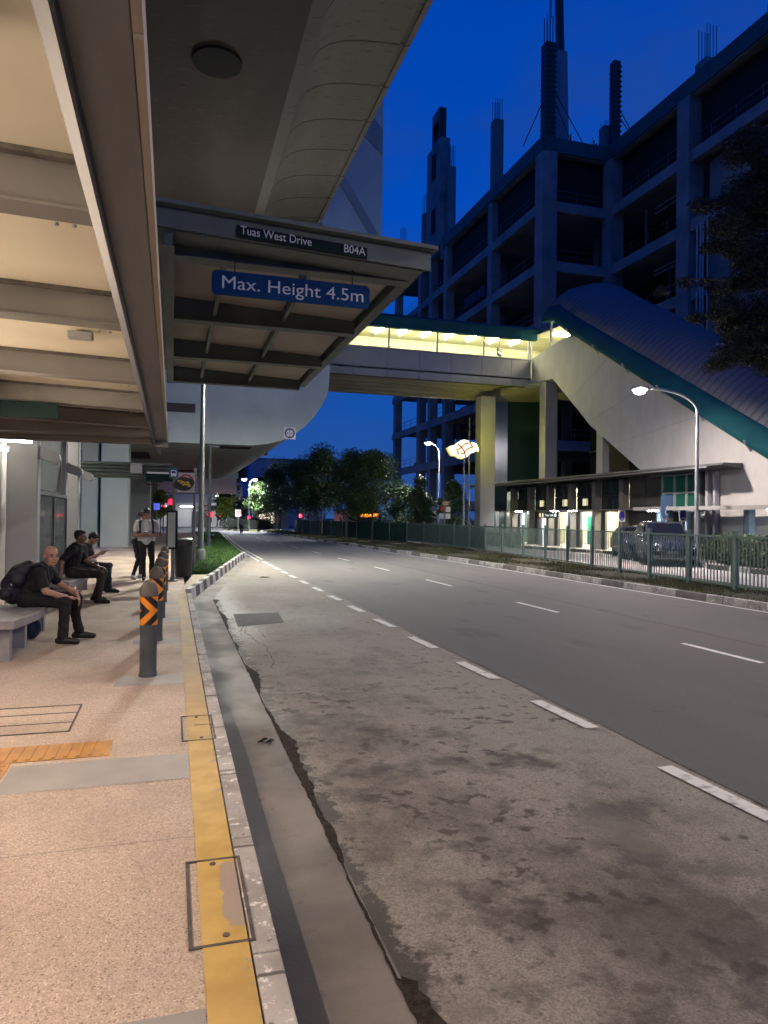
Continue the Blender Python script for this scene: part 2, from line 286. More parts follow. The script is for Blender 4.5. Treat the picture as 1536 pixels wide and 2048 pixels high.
# ------------------------------------------------------------------ mesh builder and tree helpers
class MB:
    def __init__(s): s.v = []; s.f = []; s.mi = []; s.m = 0
    def add(s, vs, fs):
        o = len(s.v); s.v += [tuple(p) for p in vs]; s.f += [tuple(o+i for i in f) for f in fs]; s.mi += [s.m]*len(fs); return s
    def use(s, i): s.m = i; return s
    def box(s, x0, x1, y0, y1, z0, z1):
        x0, x1 = sorted((x0, x1)); y0, y1 = sorted((y0, y1)); z0, z1 = sorted((z0, z1))
        return s.add([(x0,y0,z0),(x1,y0,z0),(x1,y1,z0),(x0,y1,z0),(x0,y0,z1),(x1,y0,z1),(x1,y1,z1),(x0,y1,z1)],
                     [(3,2,1,0),(4,5,6,7),(0,1,5,4),(1,2,6,5),(2,3,7,6),(3,0,4,7)])
    def bar(s, a, b, w, h, up=(0,0,1)):
        a = Vector(a); b = Vector(b); d = (b-a).normalized(); u = Vector(up); sd = d.cross(u)
        if sd.length < 1e-4: sd = d.cross(Vector((1,0,0)))
        sd.normalize(); u = sd.cross(d).normalized(); sd = sd*w/2; u = u*h/2
        return s.add([a-sd-u,a+sd-u,a+sd+u,a-sd+u,b-sd-u,b+sd-u,b+sd+u,b-sd+u], [(0,1,2,3),(7,6,5,4),(1,0,4,5),(2,1,5,6),(3,2,6,7),(0,3,7,4)])
    def tube(s, pts, r, n=8, cap=True):
        pts = [Vector(p) for p in pts]; rr = r if isinstance(r, (list, tuple)) else [r]*len(pts); o = len(s.v); nn = None
        for i, p in enumerate(pts):
            t = ((pts[min(i+1, len(pts)-1)]-pts[max(i-1, 0)])).normalized()
            if nn is None: nn = t.orthogonal().normalized()
            nn = (nn - t*nn.dot(t)).normalized(); bb = t.cross(nn)
            for k in range(n):
                a = 2*math.pi*k/n; q = p+(nn*math.cos(a)+bb*math.sin(a))*rr[i]; s.v.append(tuple(q))
        for i in range(len(pts)-1):
            for k in range(n): s.f.append((o+i*n+k, o+i*n+(k+1)%n, o+(i+1)*n+(k+1)%n, o+(i+1)*n+k)); s.mi.append(s.m)
        if cap:
            s.f.append(tuple(o+k for k in reversed(range(n)))); e = o+(len(pts)-1)*n; s.f.append(tuple(e+k for k in range(n))); s.mi += [s.m]*2
        return s
    def lathe(s, prof, c=(0,0,0), n=20):
        o = len(s.v)
        for r, z in prof:
            for k in range(n): a = 2*math.pi*k/n; s.v.append((c[0]+r*math.cos(a), c[1]+r*math.sin(a), c[2]+z))
        for i in range(len(prof)-1):
            for k in range(n): s.f.append((o+i*n+k, o+i*n+(k+1)%n, o+(i+1)*n+(k+1)%n, o+(i+1)*n+k)); s.mi.append(s.m)
        s.f.append(tuple(o+k for k in reversed(range(n)))); e = o+(len(prof)-1)*n; s.f.append(tuple(e+k for k in range(n))); s.mi += [s.m]*2
        return s
    def prism(s, poly, axis, a, b):   # poly in the two other axes (order x,y,z without axis)
        def pt(p, c): return (c, p[0], p[1]) if axis == 'x' else (p[0], c, p[1]) if axis == 'y' else (p[0], p[1], c)
        n = len(poly); vs = [pt(p, a) for p in poly]+[pt(p, b) for p in poly]
        return s.add(vs, [tuple(range(n-1, -1, -1)), tuple(range(n, 2*n))]+[(i, (i+1)%n, n+(i+1)%n, n+i) for i in range(n)])
    def ball(s, c, r, n=10):
        r = r if isinstance(r, (tuple, list)) else (r, r, r); o = len(s.v); m = n//2+1
        for i in range(1, m):
            t = math.pi*i/m
            for k in range(n): a = 2*math.pi*k/n; s.v.append((c[0]+r[0]*math.sin(t)*math.cos(a), c[1]+r[1]*math.sin(t)*math.sin(a), c[2]-r[2]*math.cos(t)))
        for i in range(m-2):
            for k in range(n): s.f.append((o+i*n+k, o+i*n+(k+1)%n, o+(i+1)*n+(k+1)%n, o+(i+1)*n+k)); s.mi.append(s.m)
        s.f.append(tuple(o+k for k in reversed(range(n)))); e = o+(m-2)*n; s.f.append(tuple(e+k for k in range(n))); s.mi += [s.m]*2
        return s
    def sheet(s, poly, z): return s.add([(p[0], p[1], z) for p in poly], [tuple(range(len(poly)))])
    def build(s, name, mats, parent=None, smooth=False, bevel=0, fix=True):
        me = bpy.data.meshes.new(name); off = Vector(parent_loc(parent))
        me.from_pydata([tuple(Vector(p)-off) for p in s.v], [], s.f)
        mats = mats if isinstance(mats, (list, tuple)) else [mats]
        for m in mats: me.materials.append(m)
        if len(mats) > 1: me.polygons.foreach_set('material_index', s.mi)
        if fix:
            bm = bmesh.new(); bm.from_mesh(me); bmesh.ops.recalc_face_normals(bm, faces=bm.faces); bm.to_mesh(me); bm.free()
        if smooth:
            me.polygons.foreach_set('use_smooth', [True]*len(me.polygons)); me.set_sharp_from_angle(angle=R(40))
        ob = bpy.data.objects.new(name, me); COL.objects.link(ob)
        if parent: ob.parent = parent
        if bevel:
            bv = ob.modifiers.new('bevel', 'BEVEL'); bv.width = bevel; bv.segments = 2; bv.limit_method = 'ANGLE'
        return ob
def parent_loc(p):
    v = Vector((0, 0, 0))
    while p: v += Vector(p.location); p = p.parent
    return v
def tag(o, label, cat, group=None, kind=None):
    if label: o['label'] = label
    if cat: o['category'] = cat
    if group: o['group'] = group
    if kind: o['kind'] = kind
    return o
def thing(name, label, cat, loc=(0,0,0), group=None):
    o = bpy.data.objects.new(name, None); COL.objects.link(o); o.location = loc; o.empty_display_size = .2
    return tag(o, label, cat, group)
def struct(o, label=None): o['kind'] = 'structure'; return o
def copy_tree(o, parent=None):
    c = o.copy(); COL.objects.link(c)
    if parent: c.parent = parent
    for ch in list(o.children): copy_tree(ch, c)
    return c
def dup(o, loc, label, rz=0):
    c = copy_tree(o); c.location = loc; c.rotation_euler = (0, 0, rz); c['label'] = label; return c
def text(name, s, x0, x1, z0, cap, y, m, parent, slope=0., ext=.004):
    cu = bpy.data.curves.new(name, 'FONT'); cu.body = s; cu.size = 1
    t = bpy.data.objects.new(name, cu); COL.objects.link(t); bpy.context.view_layer.update()
    me = bpy.data.meshes.new_from_object(t.evaluated_get(bpy.context.evaluated_depsgraph_get()))
    bpy.data.objects.remove(t); co = np.empty(len(me.vertices)*3); me.vertices.foreach_get('co', co); co = co.reshape(-1, 3)
    xa, xb = co[:,0].min(), co[:,0].max(); off = parent_loc(parent)
    nx = x0+(co[:,0]-xa)/(xb-xa)*(x1-x0); nz = z0+co[:,1]/.7*cap+slope*(nx-x0)
    out = np.stack([nx-off.x, np.full(len(nx), y-off.y), nz-off.z], 1); me.vertices.foreach_set('co', out.ravel())
    me.materials.clear(); me.materials.append(m)
    ob = bpy.data.objects.new(name, me); COL.objects.link(ob); ob.parent = parent; return ob
def leaf_mesh(name, centers, radii, n, size, mat_, parent, droop=0., aspect=.45, flat=.5, sq=None):
    """n leaf quads spread through ellipsoidal clumps (numpy, one mesh = the foliage of one plant)"""
    centers = np.array(centers, float); radii = np.array(radii, float)
    if radii.ndim == 1: radii = np.stack([radii]*3, 1)
    wgt = radii.prod(1)**(2/3); k = rng.choice(len(centers), n, p=wgt/wgt.sum())
    d = rng.normal(size=(n, 3)); d /= np.linalg.norm(d, axis=1)[:,None]; rr = rng.random(n)**.45
    p = centers[k]+d*radii[k]*rr[:,None]
    a = rng.normal(size=(n, 3)); a[:,2] = a[:,2]*flat-droop; a /= np.linalg.norm(a, axis=1)[:,None]
    b = np.cross(a, rng.normal(size=(n, 3))); b /= np.linalg.norm(b, axis=1)[:,None]
    s = size*(.6+.8*rng.random(n))[:,None]; off = np.array(parent_loc(parent))
    v = np.stack([p-a*s*.5, p+b*s*aspect*.5, p+a*s*.5, p-b*s*aspect*.5], 1).reshape(-1, 3)-off
    me = bpy.data.meshes.new(name); me.vertices.add(4*n); me.loops.add(4*n); me.polygons.add(n)
    me.vertices.foreach_set('co', v.ravel()); me.loops.foreach_set('vertex_index', np.arange(4*n)); me.polygons.foreach_set('loop_start', np.arange(0, 4*n, 4))
    me.update(); me.validate(); me.materials.append(mat_)
    ob = bpy.data.objects.new(name, me); COL.objects.link(ob); ob.parent = parent; return ob

# ------------------------------------------------------------------ ground, road, pavement
def gz(x, y):
    t = min(max((x-19)/4, 0), 1)*min(max((y-54)/6, 0), 1); return -.22-.85*t
b = MB(); xs = [-900,-200,-60,-20,0,10,19,23,60,200,900]; ys = [-300,-60,0,30,54,60,100,200,500,1500]
b.v = [(x, y, gz(x, y)) for y in ys for x in xs]; b.f = [(j*11+i, j*11+i+1, j*11+i+12, j*11+i+11) for j in range(9) for i in range(10)]; b.mi = [0]*90
struct(b.build('ground', mat('far_ground_soil', (.06,.06,.05), (.04,.042,.035), .1, .95)))
struct(MB().sheet([(.84,-8),(3.9,-8),(3.9,31),(2.7,31),(.84,16.2)], -.156).build('bus_bay_road', BAY))
KL = [(3.02,30.6),(3.15,38),(3.6,50),(4.35,68),(4.5,76)]
lane_poly = [(3.52,-12),(11.2,-12),(11.25,25),(10.75,34),(10.35,46),(10.2,60),(9.6,82)]
b = MB()
prev = 3.55
for i in range(70):   # ragged edge where the newer lane surface meets the old bay surface
    y0, y1 = -12+i*.62, -12+(i+1)*.62; nx_ = 3.55+random.uniform(-.02, .02)
    b.add([(prev,y0,-.15),(6,y0,-.15),(6,y1,-.15),(nx_,y1,-.15)], [(0,1,2,3)]); prev = nx_
b.sheet([(6,-12),(11.25,-12),(11.3,25),(10.85,34),(10.5,46),(10.3,60),(9.8,82),(9.8,100),(6,100)], -.15)
b.sheet([(prev,31.4),(6,31.4),(6,76),(4.45,76),(3.6,50),(3.15,38),(3.0,31.4)], -.15)
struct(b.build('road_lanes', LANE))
struct(MB().sheet([(-60,76),(70,76),(70,104),(-60,104)], -.154).build('junction_road', LANE))
struct(MB().sheet([(12,82),(24,86),(30,104),(10,104)], -.146).build('side_road', DROP))
# markings
b = MB()
def dash(xa, ya, xb, yb, wd): 
    d = Vector((xb-xa, yb-ya)).normalized(); n = Vector((-d.y, d.x))*wd/2
    b.add([(xa-n.x,ya-n.y,-.146),(xa+n.x,ya+n.y,-.146),(xb+n.x,yb+n.y,-.146),(xb-n.x,yb-n.y,-.146)], [(0,3,2,1)])
y = 3.42-1.9*3
while y < 27.5: dash(3.42, y, 3.39, y+.93, .13); y += 1.88 if y < 20 else 1.6
for y0, y1 in ((-2,.0),(2.4,4.1),(7.13,8.55),(11.95,13.6),(17.2,19.1),(22.6,24.4),(28,30),(33.6,35.6),(39.5,41.6),(45,47),(51,53),(57,59),(64,66)): dash(7.12-.008*y0, y0, 7.12-.008*y1, y1, .1)
for pts in (((11.13,-12),(11.12,20),(11.05,26),(10.6,34),(10.3,46),(10.1,60),(9.6,80)),):
    for p, q in zip(pts, pts[1:]): dash(*p, *q, .1)
for o in (.12, .38):
    pts = [(3.15+o,27.5+o*4),(3.25+o,38),(3.65+o,50),(4.35+o,66)]
    for p, q in zip(pts, pts[1:]): dash(*p, *q, .09)
for x in (5.2, 8.2): dash(x, 71, x+.6, 71.0, .5)
struct(b.build('road_markings', PAINT))
struct(MB().sheet([(1.07,12.94),(1.88,12.98),(1.80,11.75),(1.02,11.42)], -.151).build('road_patch', PATCH))
struct(MB().sheet([(.42,-8),(.86,-8),(.86,15.0),(.92,15.9),(3.02,29.0),(2.98,30.9),(2.5,29),(.42,15.6)], -.151).build('gutter_channel', GUT))
struct(MB().box(-6.5,.295,-8,19.85,-.3,0).box(-9,.15,19.85,36,-.3,-.002).box(-30,1.9,36,72,-.3,-.004).build('pavement', PAVE))
b = MB().add([(.13,-8,.004),(.297,-8,.004),(.297,15.2,.004),(.13,15.2,.004)], [(0,1,2,3)])
struct(b.build('yellow_pavement_line', YEL))
struct(MB().sheet([(.13,15.21),(.30,15.21),(.50,16.6),(1.0,19.84),(.55,19.84)], .0035).build('faded_pavement_line', mat('faded_yellow_paint', (.46,.36,.24), (.38,.30,.21), 3, .7)))
b = MB(); rs = random.Random(3); n = 330; prevp = None
for i in range(n):
    y = -1.2+i*.05; wv_ = .5+.5*math.sin(y*1.7+1.1*math.sin(y*.9)); wd = (.010+.075*wv_**3+(.06 if y < 2.6 else 0)+.02*math.sin(y*5.3)*math.sin(y*2.1))*rs.uniform(.75,1.3); wd = max(wd, .003); q = (.838+rs.uniform(-.008,.006), .852+wd, y)
    if prevp: b.add([(prevp[0],prevp[2],-.1475),(prevp[1],prevp[2],-.1525),(q[1],q[2],-.1525),(q[0],q[2],-.1475)],[(0,1,2,3)])
    prevp = q
struct(b.build('gutter_silt', mat('wet_gutter_silt', (.045,.034,.026), (.016,.012,.009), 22, .85, .9, 60, detail=8, spec=.12)))
b = MB()
for (x, y, L_, st) in ((1.16,8.2,3.4,.03),(1.0,10.6,2.0,.03),(1.32,10.4,1.0,.03)):
    pv = (x, y); t_ = 0
    while t_ < L_:
        t_ += .07; nx_ = x+(pv[0]-x)*.94+rs.uniform(-st,st); q = (nx_, y+t_); wd = rs.uniform(.0015,.008); b.add([(pv[0]-wd,pv[1],-.1535),(pv[0]+wd,pv[1],-.1535),(q[0]+wd,q[1],-.1535),(q[0]-wd,q[1],-.1535)],[(0,1,2,3)]); pv = q
struct(b.build('road_cracks', mat('road_crack', (.028,.024,.02), None, rough=.9)))
b = MB()
for (x0, x1, y0, y1) in ((-.95,.125,4.49,4.97),(-6,.125,-8,2.38),(-.5,.125,7.04,7.46),(-.45,.125,9.25,9.6),(-.45,.125,11.2,11.6),(-.4,.125,13.3,13.7)): b.sheet([(x0,y0),(x1,y0),(x1,y1),(x0,y1)], .0025)
struct(b.build('paving_bands', BAND))
b = MB()
def tact(x0, x1, y0, y1, along):
    b.box(x0,x1,y0,y1,.0005,.006); c = x0 if along == 'y' else y0
    while c < (x1 if along == 'y' else y1)-.05:
        if along == 'y': b.box(c+.012,c+.04,y0+.02,y1-.02,.006,.012)
        else: b.box(x0+.02,x1-.02,c+.012,c+.04,.006,.012)
        c += .075
tact(-4.5,-.38,5.04,5.37,'y'); tact(-1.28,-.965,3.0,5.035,'x')
struct(b.build('tactile_paving', TACT, bevel=.002))
# kerbs
def kerb_run(b, pts, wd, zb, zt, block, cols, gap=.012):
    k = 0
    for p, q in zip(pts, pts[1:]):
        p = Vector(p); q = Vector(q); L = (q-p).length; n = max(1, round(L/block)); d = (q-p)/L; nr = Vector((d.y, -d.x))*wd
        for i in range(n):
            a = p+d*(L*i/n+gap/2); c = p+d*(L*(i+1)/n-gap/2); b.use(cols[k % len(cols)]); k += 1; j = random.uniform(-.004, .004); t = nr*.18
            vs = [(a.x,a.y,zb),(c.x,c.y,zb),(c.x-nr.x,c.y-nr.y,zb),(a.x-nr.x,a.y-nr.y,zb),(a.x-t.x,a.y-t.y,zt+j),(c.x-t.x,c.y-t.y,zt+j),(c.x-nr.x,c.y-nr.y,zt+j),(a.x-nr.x,a.y-nr.y,zt+j)]
            b.add(vs, [(3,2,1,0),(4,5,6,7),(0,1,5,4),(1,2,6,5),(2,3,7,6),(3,0,4,7)])
b = MB(); kerb_run(b, [(.425,-8),(.425,15.2)], .12, -.25, .004, .98, [0]); struct(b.build('kerb', KERB, bevel=.006))
b = MB(); kerb_run(b, [(.43,15.22),(2.9,29.9),(3.04,30.6)], .15, -.25, .085, .62, [0,1]); struct(b.build('kerb', [PAINTW, PAINTB], bevel=.01))
b = MB(); kerb_run(b, KL, .13, -.25, -.02, 1.0, [0]); struct(b.build('kerb', KERB))
b = MB(); kerb_run(b, [(9.7,82),(10.3,60),(10.45,46),(10.8,34),(11.24,26),(11.3,20),(11.3,-8)], .15, -.25, .0, 1.0, [0,0,1]); struct(b.build('kerb', [KERB, mat('weathered_kerb', (.20,.18,.16), (.12,.11,.10), 4, .8, .3, 30)], bevel=.012))
# verges
struct(MB().sheet([(.22,19.9),(1.12,19.9),(2.86,30.6),(3.0,38),(3.5,50),(4.25,68),(4.3,75),(1.95,75),(1.95,36.1),(.22,36.1)], .012).build('verge_ground', SOIL))
struct(MB().sheet([(11.16,-8),(14.0,-8),(14.0,12),(14.9,23),(16.2,36),(16.4,48),(14.5,62),(13.6,82),(9.9,82),(10.45,60),(10.6,46),(10.95,34),(11.4,26),(11.45,20)][::-1], -.015).build('verge_ground', SOILD))
def in_poly(p, x, y):
    c = np.zeros(len(x), bool); j = len(p)-1
    for i in range(len(p)):
        (xi, yi), (xj, yj) = p[i], p[j]; t = ((yi > y) != (yj > y)) & (x < (xj-xi)*(y-yi)/(yj-yi+1e-9)+xi); c ^= t; j = i
    return c
def grass(name, poly, n, h, m, z, patch=None):
    P_ = np.array(poly); x = rng.uniform(P_[:,0].min(), P_[:,0].max(), n*3); y = P_[:,1].min()+(P_[:,1].max()-P_[:,1].min())*rng.random(n*3)**1.7
    k = in_poly(poly, x, y)
    if patch: k &= (np.sin(x*2.3+y*.7)+np.sin(y*1.1-x*1.7)+rng.normal(0, .5, len(x))) > patch
    x, y = x[k][:n], y[k][:n]; n = len(x); s = h*(.5+rng.random(n)); a = rng.random(n)*6.28; wd = .010+.0009*(y-15).clip(0); ln = rng.normal(0, .5, (n, 2))*s[:,None]
    v = np.zeros((n, 3, 3)); v[:,0] = np.stack([x-np.cos(a)*wd, y-np.sin(a)*wd, np.full(n, z)], 1); v[:,1] = np.stack([x+np.cos(a)*wd, y+np.sin(a)*wd, np.full(n, z)], 1)
    v[:,2] = np.stack([x+ln[:,0], y+ln[:,1], z+s], 1)
    me = bpy.data.meshes.new(name); me.vertices.add(3*n); me.loops.add(3*n); me.polygons.add(n); me.vertices.foreach_set('co', v.ravel())
    me.loops.foreach_set('vertex_index', np.arange(3*n)); me.polygons.foreach_set('loop_start', np.arange(0, 3*n, 3)); me.update(); me.validate(); me.materials.append(m)
    o = bpy.data.objects.new(name, me); COL.objects.link(o); return o
tag(grass('grass', [(.24,19.95),(1.08,19.95),(2.8,30.5),(3.0,38),(4.2,68),(2.0,68),(2.0,36),(.24,36)], 52000, .09, GRASS, .01), 'short green grass on the verge behind the black and white kerb', 'grass', kind='stuff')
tag(grass('grass', [(11.45,8),(13.3,8),(14.2,23),(15.2,36),(14.8,46),(13.2,54),(12.4,66),(12.5,80),(10,80),(10.6,46),(11.0,34),(11.5,25)], 42000, .06, GRASSD, -.015, -.1), 'sparse dry grass on the strip along the green fence', 'grass', kind='stuff')
# station side ground
struct(MB().sheet([(13.9,9),(18.3,9),(18.7,21.2),(21.0,25.2),(21.9,27),(21.8,31),(20.2,36),(19.5,48),(16.0,48),(14.9,30)], -.10).build('drop_off_road', DROP))
b = MB(); kerb_run(b, [(19.55,48),(20.2,36),(21.8,31),(21.9,27),(21.0,25.2),(18.7,21.2),(18.3,9)][::-1], .15, -.2, .06, 1.0, [0,1]); struct(b.build('kerb', [KERB, PAINTB]))
struct(MB().prism([(18.4,9),(18.8,21.2),(21.1,25.2),(22.0,27),(21.9,31),(20.3,36),(19.6,48),(19.6,56),(40,56),(40,9)],'z',-.3,.0).build('pavement', mat('station_pavement', (.30,.28,.26), (.24,.225,.21), 1.5, .7)))

# covers let into the pavement
def cover(label, x0, x1, y0, y1, bars, name='inspection_cover'):
    t = thing(name, label, 'cover', ((x0+x1)/2, (y0+y1)/2, 0))
    f = .014; b = MB()
    for q in ((x0,x1,y0,y0+f),(x0,x1,y1-f,y1),(x0,x0+f,y0+f,y1-f),(x1-f,x1,y0+f,y1-f)): b.box(*q, .001, .0062)
    for yb in bars: b.box(x0+.1,x1-f,yb,yb+.008,.001,.006)
    b.build('frame', DGREY, t)
    if name == 'drain_cover':
        [MB().lathe([(.014,0),(.014,.004)], q, 12).build('lifting_hole', DGREY, t) for q in ((x0+.12, y1-.05, .004), (x0+.14, y0+.06, .004))]
    else: MB().sheet([(x0+f,y0+f),(x1-f,y0+f),(x1-f,y1-f),(x0+f,y1-f)], .002).build('plate', PAVE, t)
    return t
cover('large rectangular cover flush in the beige pavement left of the first bollard', -1.6,-.7,5.67,6.45,(5.92,6.2))
cover('long paved drain cover across the yellow line, nearest the camera', .08,.325,2.71,3.4,(),'drain_cover')
cover('shorter paved drain cover across the yellow line beyond the grey paving band', .085,.325,5.22,5.87,(5.6,),'drain_cover')

# ------------------------------------------------------------------ viaduct overhead and its crosshead
v = thing('viaduct', 'dark concrete viaduct deck with a curved edge overhead', 'viaduct', (0,6,0))
prof = [(-9,11),(2.34,11),(2.62,11.06),(2.68,11.16),(2.80,11.34),(3.0,11.5),(3.3,11.63),(3.7,11.72),(4.2,11.78),(4.55,11.81),(4.56,11.85),(4.66,11.85),(4.67,11.80),(4.8,11.84),(4.82,13.1),(-9,13.1)]
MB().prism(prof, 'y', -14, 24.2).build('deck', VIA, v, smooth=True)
MB().lathe([(.50,0),(.50,.06),(.44,.06),(.43,.02)], (.76,15,10.945), 32).build('soffit_drain', mat('dark_recess', (.02,.02,.025), None, rough=.9), v)
MB().prism([(-7,9.6),(4.2,9.6),(4.76,10.4),(4.76,11.78),(4.8,12.9),(-7,12.9)],'y',24.3,27.2).build('crosshead', CON, v, bevel=.05)
MB().box(-5.4,-3.9,24.9,26.6,-.2,9.7).build('pier', CON, v, bevel=.1)
# ------------------------------------------------------------------ elevated station over the road
s = thing('elevated_station', 'huge pale green station box with rounded underside over the road', 'station', (0,55,0))
prof = [(-22,5.3),(3.9,5.3),(4.7,5.4),(5.4,5.6),(6.1,5.95),(6.7,6.4),(7.2,6.95),(7.6,7.55),(7.88,8.1),(8.0,8.7),(8.02,9.2),(8.02,13.7),(10.5,14.3),(10.8,14.6),(10.86,15),(10.86,27),(-22,27)]
MB().prism(prof, 'y', 37.5, 74).build('station_box', CON, s, smooth=True)
b = MB()
b.bar((7.3,37.46,22.0),(12.2,37.46,14.6),.10,.55,(0,1,0)); b.bar((7.3,37.46,18.6),(10.2,37.46,14.2),.10,.4,(0,1,0))
bb = MB()
bb.prism([(7.2,21.6),(7.2,22.4),(10.8,16.9),(10.8,16.1)],'y',37.38,37.52).prism([(6.4,18.8),(6.4,19.3),(9.2,14.4),(8.9,14.4)],'y',37.38,37.52).prism([(8.2,23.8),(8.2,25.6),(10.82,23.0),(10.82,21.6)],'y',37.40,37.52)
bb.build('shade_band', mat('shade_band_green', (.30,.33,.29), (.26,.29,.25), .7, .7), s)  # darker diagonal bands stand in for streaks of light and shade on the wall
for x0, x1, y0, y1 in ((-6,-1.4,44,49),(2.4,4.0,38.3,39.6),(-2,2.5,60,62)): MB().box(x0,x1,y0,y1,5.27,5.4).build('soffit_vent', mat('dark_vent', (.05,.045,.04), None, rough=.9), s)
MB().box(-.35,1.05,37.44,37.6,6.85,7.3).build('front_vent', mat('brown_louvre', (.075,.062,.055), None, rough=.9), s)
for x0, x1, y0, y1 in ((-3.42,-2.1,37.6,39.2),(-4.36,-3.52,38.0,39.4),(-7.5,-6.2,39,41),(-2.93,-1.5,53,55),(-2.6,-1.3,70,72)):
    MB().box(x0,x1,y0,y1,-.2,5.32).build('column', mat('column_concrete', (.44,.47,.39), (.36,.39,.32), .5, .75, .1, 20), s, bevel=.06)
MB().box(-22,9.4,74.2,76,8.0,8.4).build('rear_ledge', mat('reddish_soffit', (.32,.2,.16), (.26,.17,.14), .6, .8), s)
# 4.5 m limit sign on the station front
t = thing('height_limit_sign', 'square white sign with black ring reading 4.5m on the rounded station front', 'sign', (5.89,37.42,6.02))
MB().box(5.57,6.21,37.39,37.43,5.70,6.34).build('plate', WHITE, t)
def ring(b, cx, cz, y, r0, r1, n=36):
    o = len(b.v)
    for k in range(n): a = 2*math.pi*k/n; b.v += [(cx+r0*math.cos(a), y, cz+r0*math.sin(a)), (cx+r1*math.cos(a), y, cz+r1*math.sin(a))]
    for k in range(n): q = (k+1)%n; b.f.append((o+2*k, o+2*k+1, o+2*q+1, o+2*q)); b.mi.append(b.m)
    return b
b = ring(MB(), 5.89, 6.02, 37.383, .20, .265); b.add([(5.84,37.383,6.20),(5.94,37.383,6.20),(5.89,37.383,6.135)],[(0,1,2)]).add([(5.84,37.383,5.84),(5.94,37.383,5.84),(5.89,37.383,5.905)],[(0,1,2)]); b.build('ring', BLK, t)
text('lettering', '4.5m', 5.71, 6.07, 5.955, .13, 37.382, BLK, t)

# ------------------------------------------------------------------ bus shelter
sh = thing('bus_shelter', 'long low bus shelter with beige roof panels and grey beams', 'bus shelter', (-1.6,4,0))
SL = -.03
YB = [-3.6,-1.9,-.3,1.1,2.72,4.30,6.09,7.66,9.2]
ed = [-4.5]+YB+[10.5]
zc = lambda x: 2.85+SL*(x+.26)
for y0, y1 in zip(ed, ed[1:]):
    MB().add([(-3.2,y0+.006,zc(-3.2)),(-.255,y0+.006,zc(-.255)),(-.255,y1-.006,zc(-.255)),(-3.2,y1-.006,zc(-3.2)),(-3.2,y0+.006,zc(-3.2)+.05),(-.255,y0+.006,zc(-.255)+.05),(-.255,y1-.006,zc(-.255)+.05),(-3.2,y1-.006,zc(-3.2)+.05)],
        [(3,2,1,0),(4,5,6,7),(0,1,5,4),(1,2,6,5),(2,3,7,6),(3,0,4,7)]).build('roof_panel', CEIL, sh)
for yb in YB:
    b = MB(); x0, x1 = -3.16, -.272; za, zb = zc(x0)-.176, zc(x1)-.176
    b.bar((x0,yb+.06,za+.094),(x1,yb+.06,zb+.094),.09,.155); b.bar((x0,yb+.06,za+.007),(x1,yb+.06,zb+.007),.14,.014)
    b.use(1).bar((x0,yb-.03,za+.172),(x1,yb-.03,zb+.172),.04,.03)  # dark bar stands in for the shadow between roof panel and beam
    b.build('beam', [WARM, DGREY], sh, bevel=.003)
b = MB().box(-.25,-.10,-4.5,10.52,2.655,2.672).box(-.25,-.233,-4.5,10.52,2.672,2.86).box(-.117,-.10,-4.5,10.52,2.672,2.77)
b.build('gutter', GUTR, sh, bevel=.004)
MB().prism([(-.29,2.645),(-.248,2.605),(-.239,2.61),(-.239,2.655),(-.253,2.672),(-.29,2.86)],'y',-4.5,10.52).build('gutter_lip', LIP, sh)
b = MB(); yy = -4.5
for L_ in (3.0,3.15,3.25,2.85,2.44,3): b.box(-.098,-.075,yy+.006,min(yy+L_, 10.52)-.012,2.653,2.76); yy = min(yy+L_, 10.52)
b.v = b.v[:]; b.build('edge_trim', mat('pale_edge_trim', (.52,.46,.36), (.42,.37,.30), 1.5, .5), sh)
b = MB().box(-.29,-.07,10.53,10.61,2.56,2.88).box(-3.25,-.29,10.44,10.58,2.59,2.88).box(-3.25,-.27,9.98,10.43,2.667,2.70).box(-3.25,-.27,9.75,9.86,2.63,2.82)
b.build('end_fascia', WARM, sh, bevel=.006)
MB().prism([(-.273,2.615),(-.174,2.447),(-.163,2.447),(-.163,2.67),(-.273,2.67)],'y',10.54,10.556).build('end_plate', LIP, sh)
b = MB()
for yb in YB:
    for xx in (-.42,-.36): b.lathe([(.008,0),(.008,.008),(.004,.011)], (xx,yb+.105,2.655), 8)
o = b.build('bolt', GALV, sh); o['kind'] = 'stuff'
for yb in (1.9, 5.2, 8.4): MB().box(-.70,-.54,yb,yb+.10,2.80,2.845).build('junction_box', GRAYP, sh, bevel=.006)
for y in (-2.0, 1.5, 5.0): MB().box(-2.5,-2.25,y,y+.2,-.02,2.85).build('column', GRAYP, sh, bevel=.015)
for yb in (-1.5, 3.4): MB().box(-1.99,-1.91,yb-1.9,yb+2.2,2.50,2.55).build('lamp_rail', GRAYP, sh)
# row of columns of the covered way beyond the shelter
lw = thing('covered_way', 'grey columns with short brackets behind the seated men', 'covered walkway', (-2.2,14,0))
for x0, x1, y0, y1 in ((-2.33,-1.91,11.5,11.75),(-2.32,-2.0,15.05,15.3),(-2.42,-2.0,17.0,17.35)):
    c_ = MB().box(x0,x1,y0,y1,-.02,3.3).build('column', GRAYP, lw, bevel=.015)
    MB().prism([(x1,2.62),(x1+.27,2.50),(x1+.30,2.40),(x1+.24,2.34),(x1,2.42)],'y',y0+.06,y1-.06).build('bracket', GRAYP, c_, bevel=.01)
MB().box(-5,-1.95,11.4,18.2,3.3,3.36).build('roof', mat('walkway_roof', (.2,.17,.16), (.16,.14,.13), 1, .7), lw)
MB().box(-2.14,-2.08,11.78,15.0,2.0,3.28).build('upper_screen', STEELD, lw)
MB().box(-3.5,-3.44,8.5,18,0,3.28).build('back_wall', mat('walkway_back_wall', (.34,.31,.29), (.27,.25,.235), .6, .7), lw)
MB().box(-2.42,-2.36,11.3,11.36,0,3.28).build('down_pipe', GRAYP, lw)
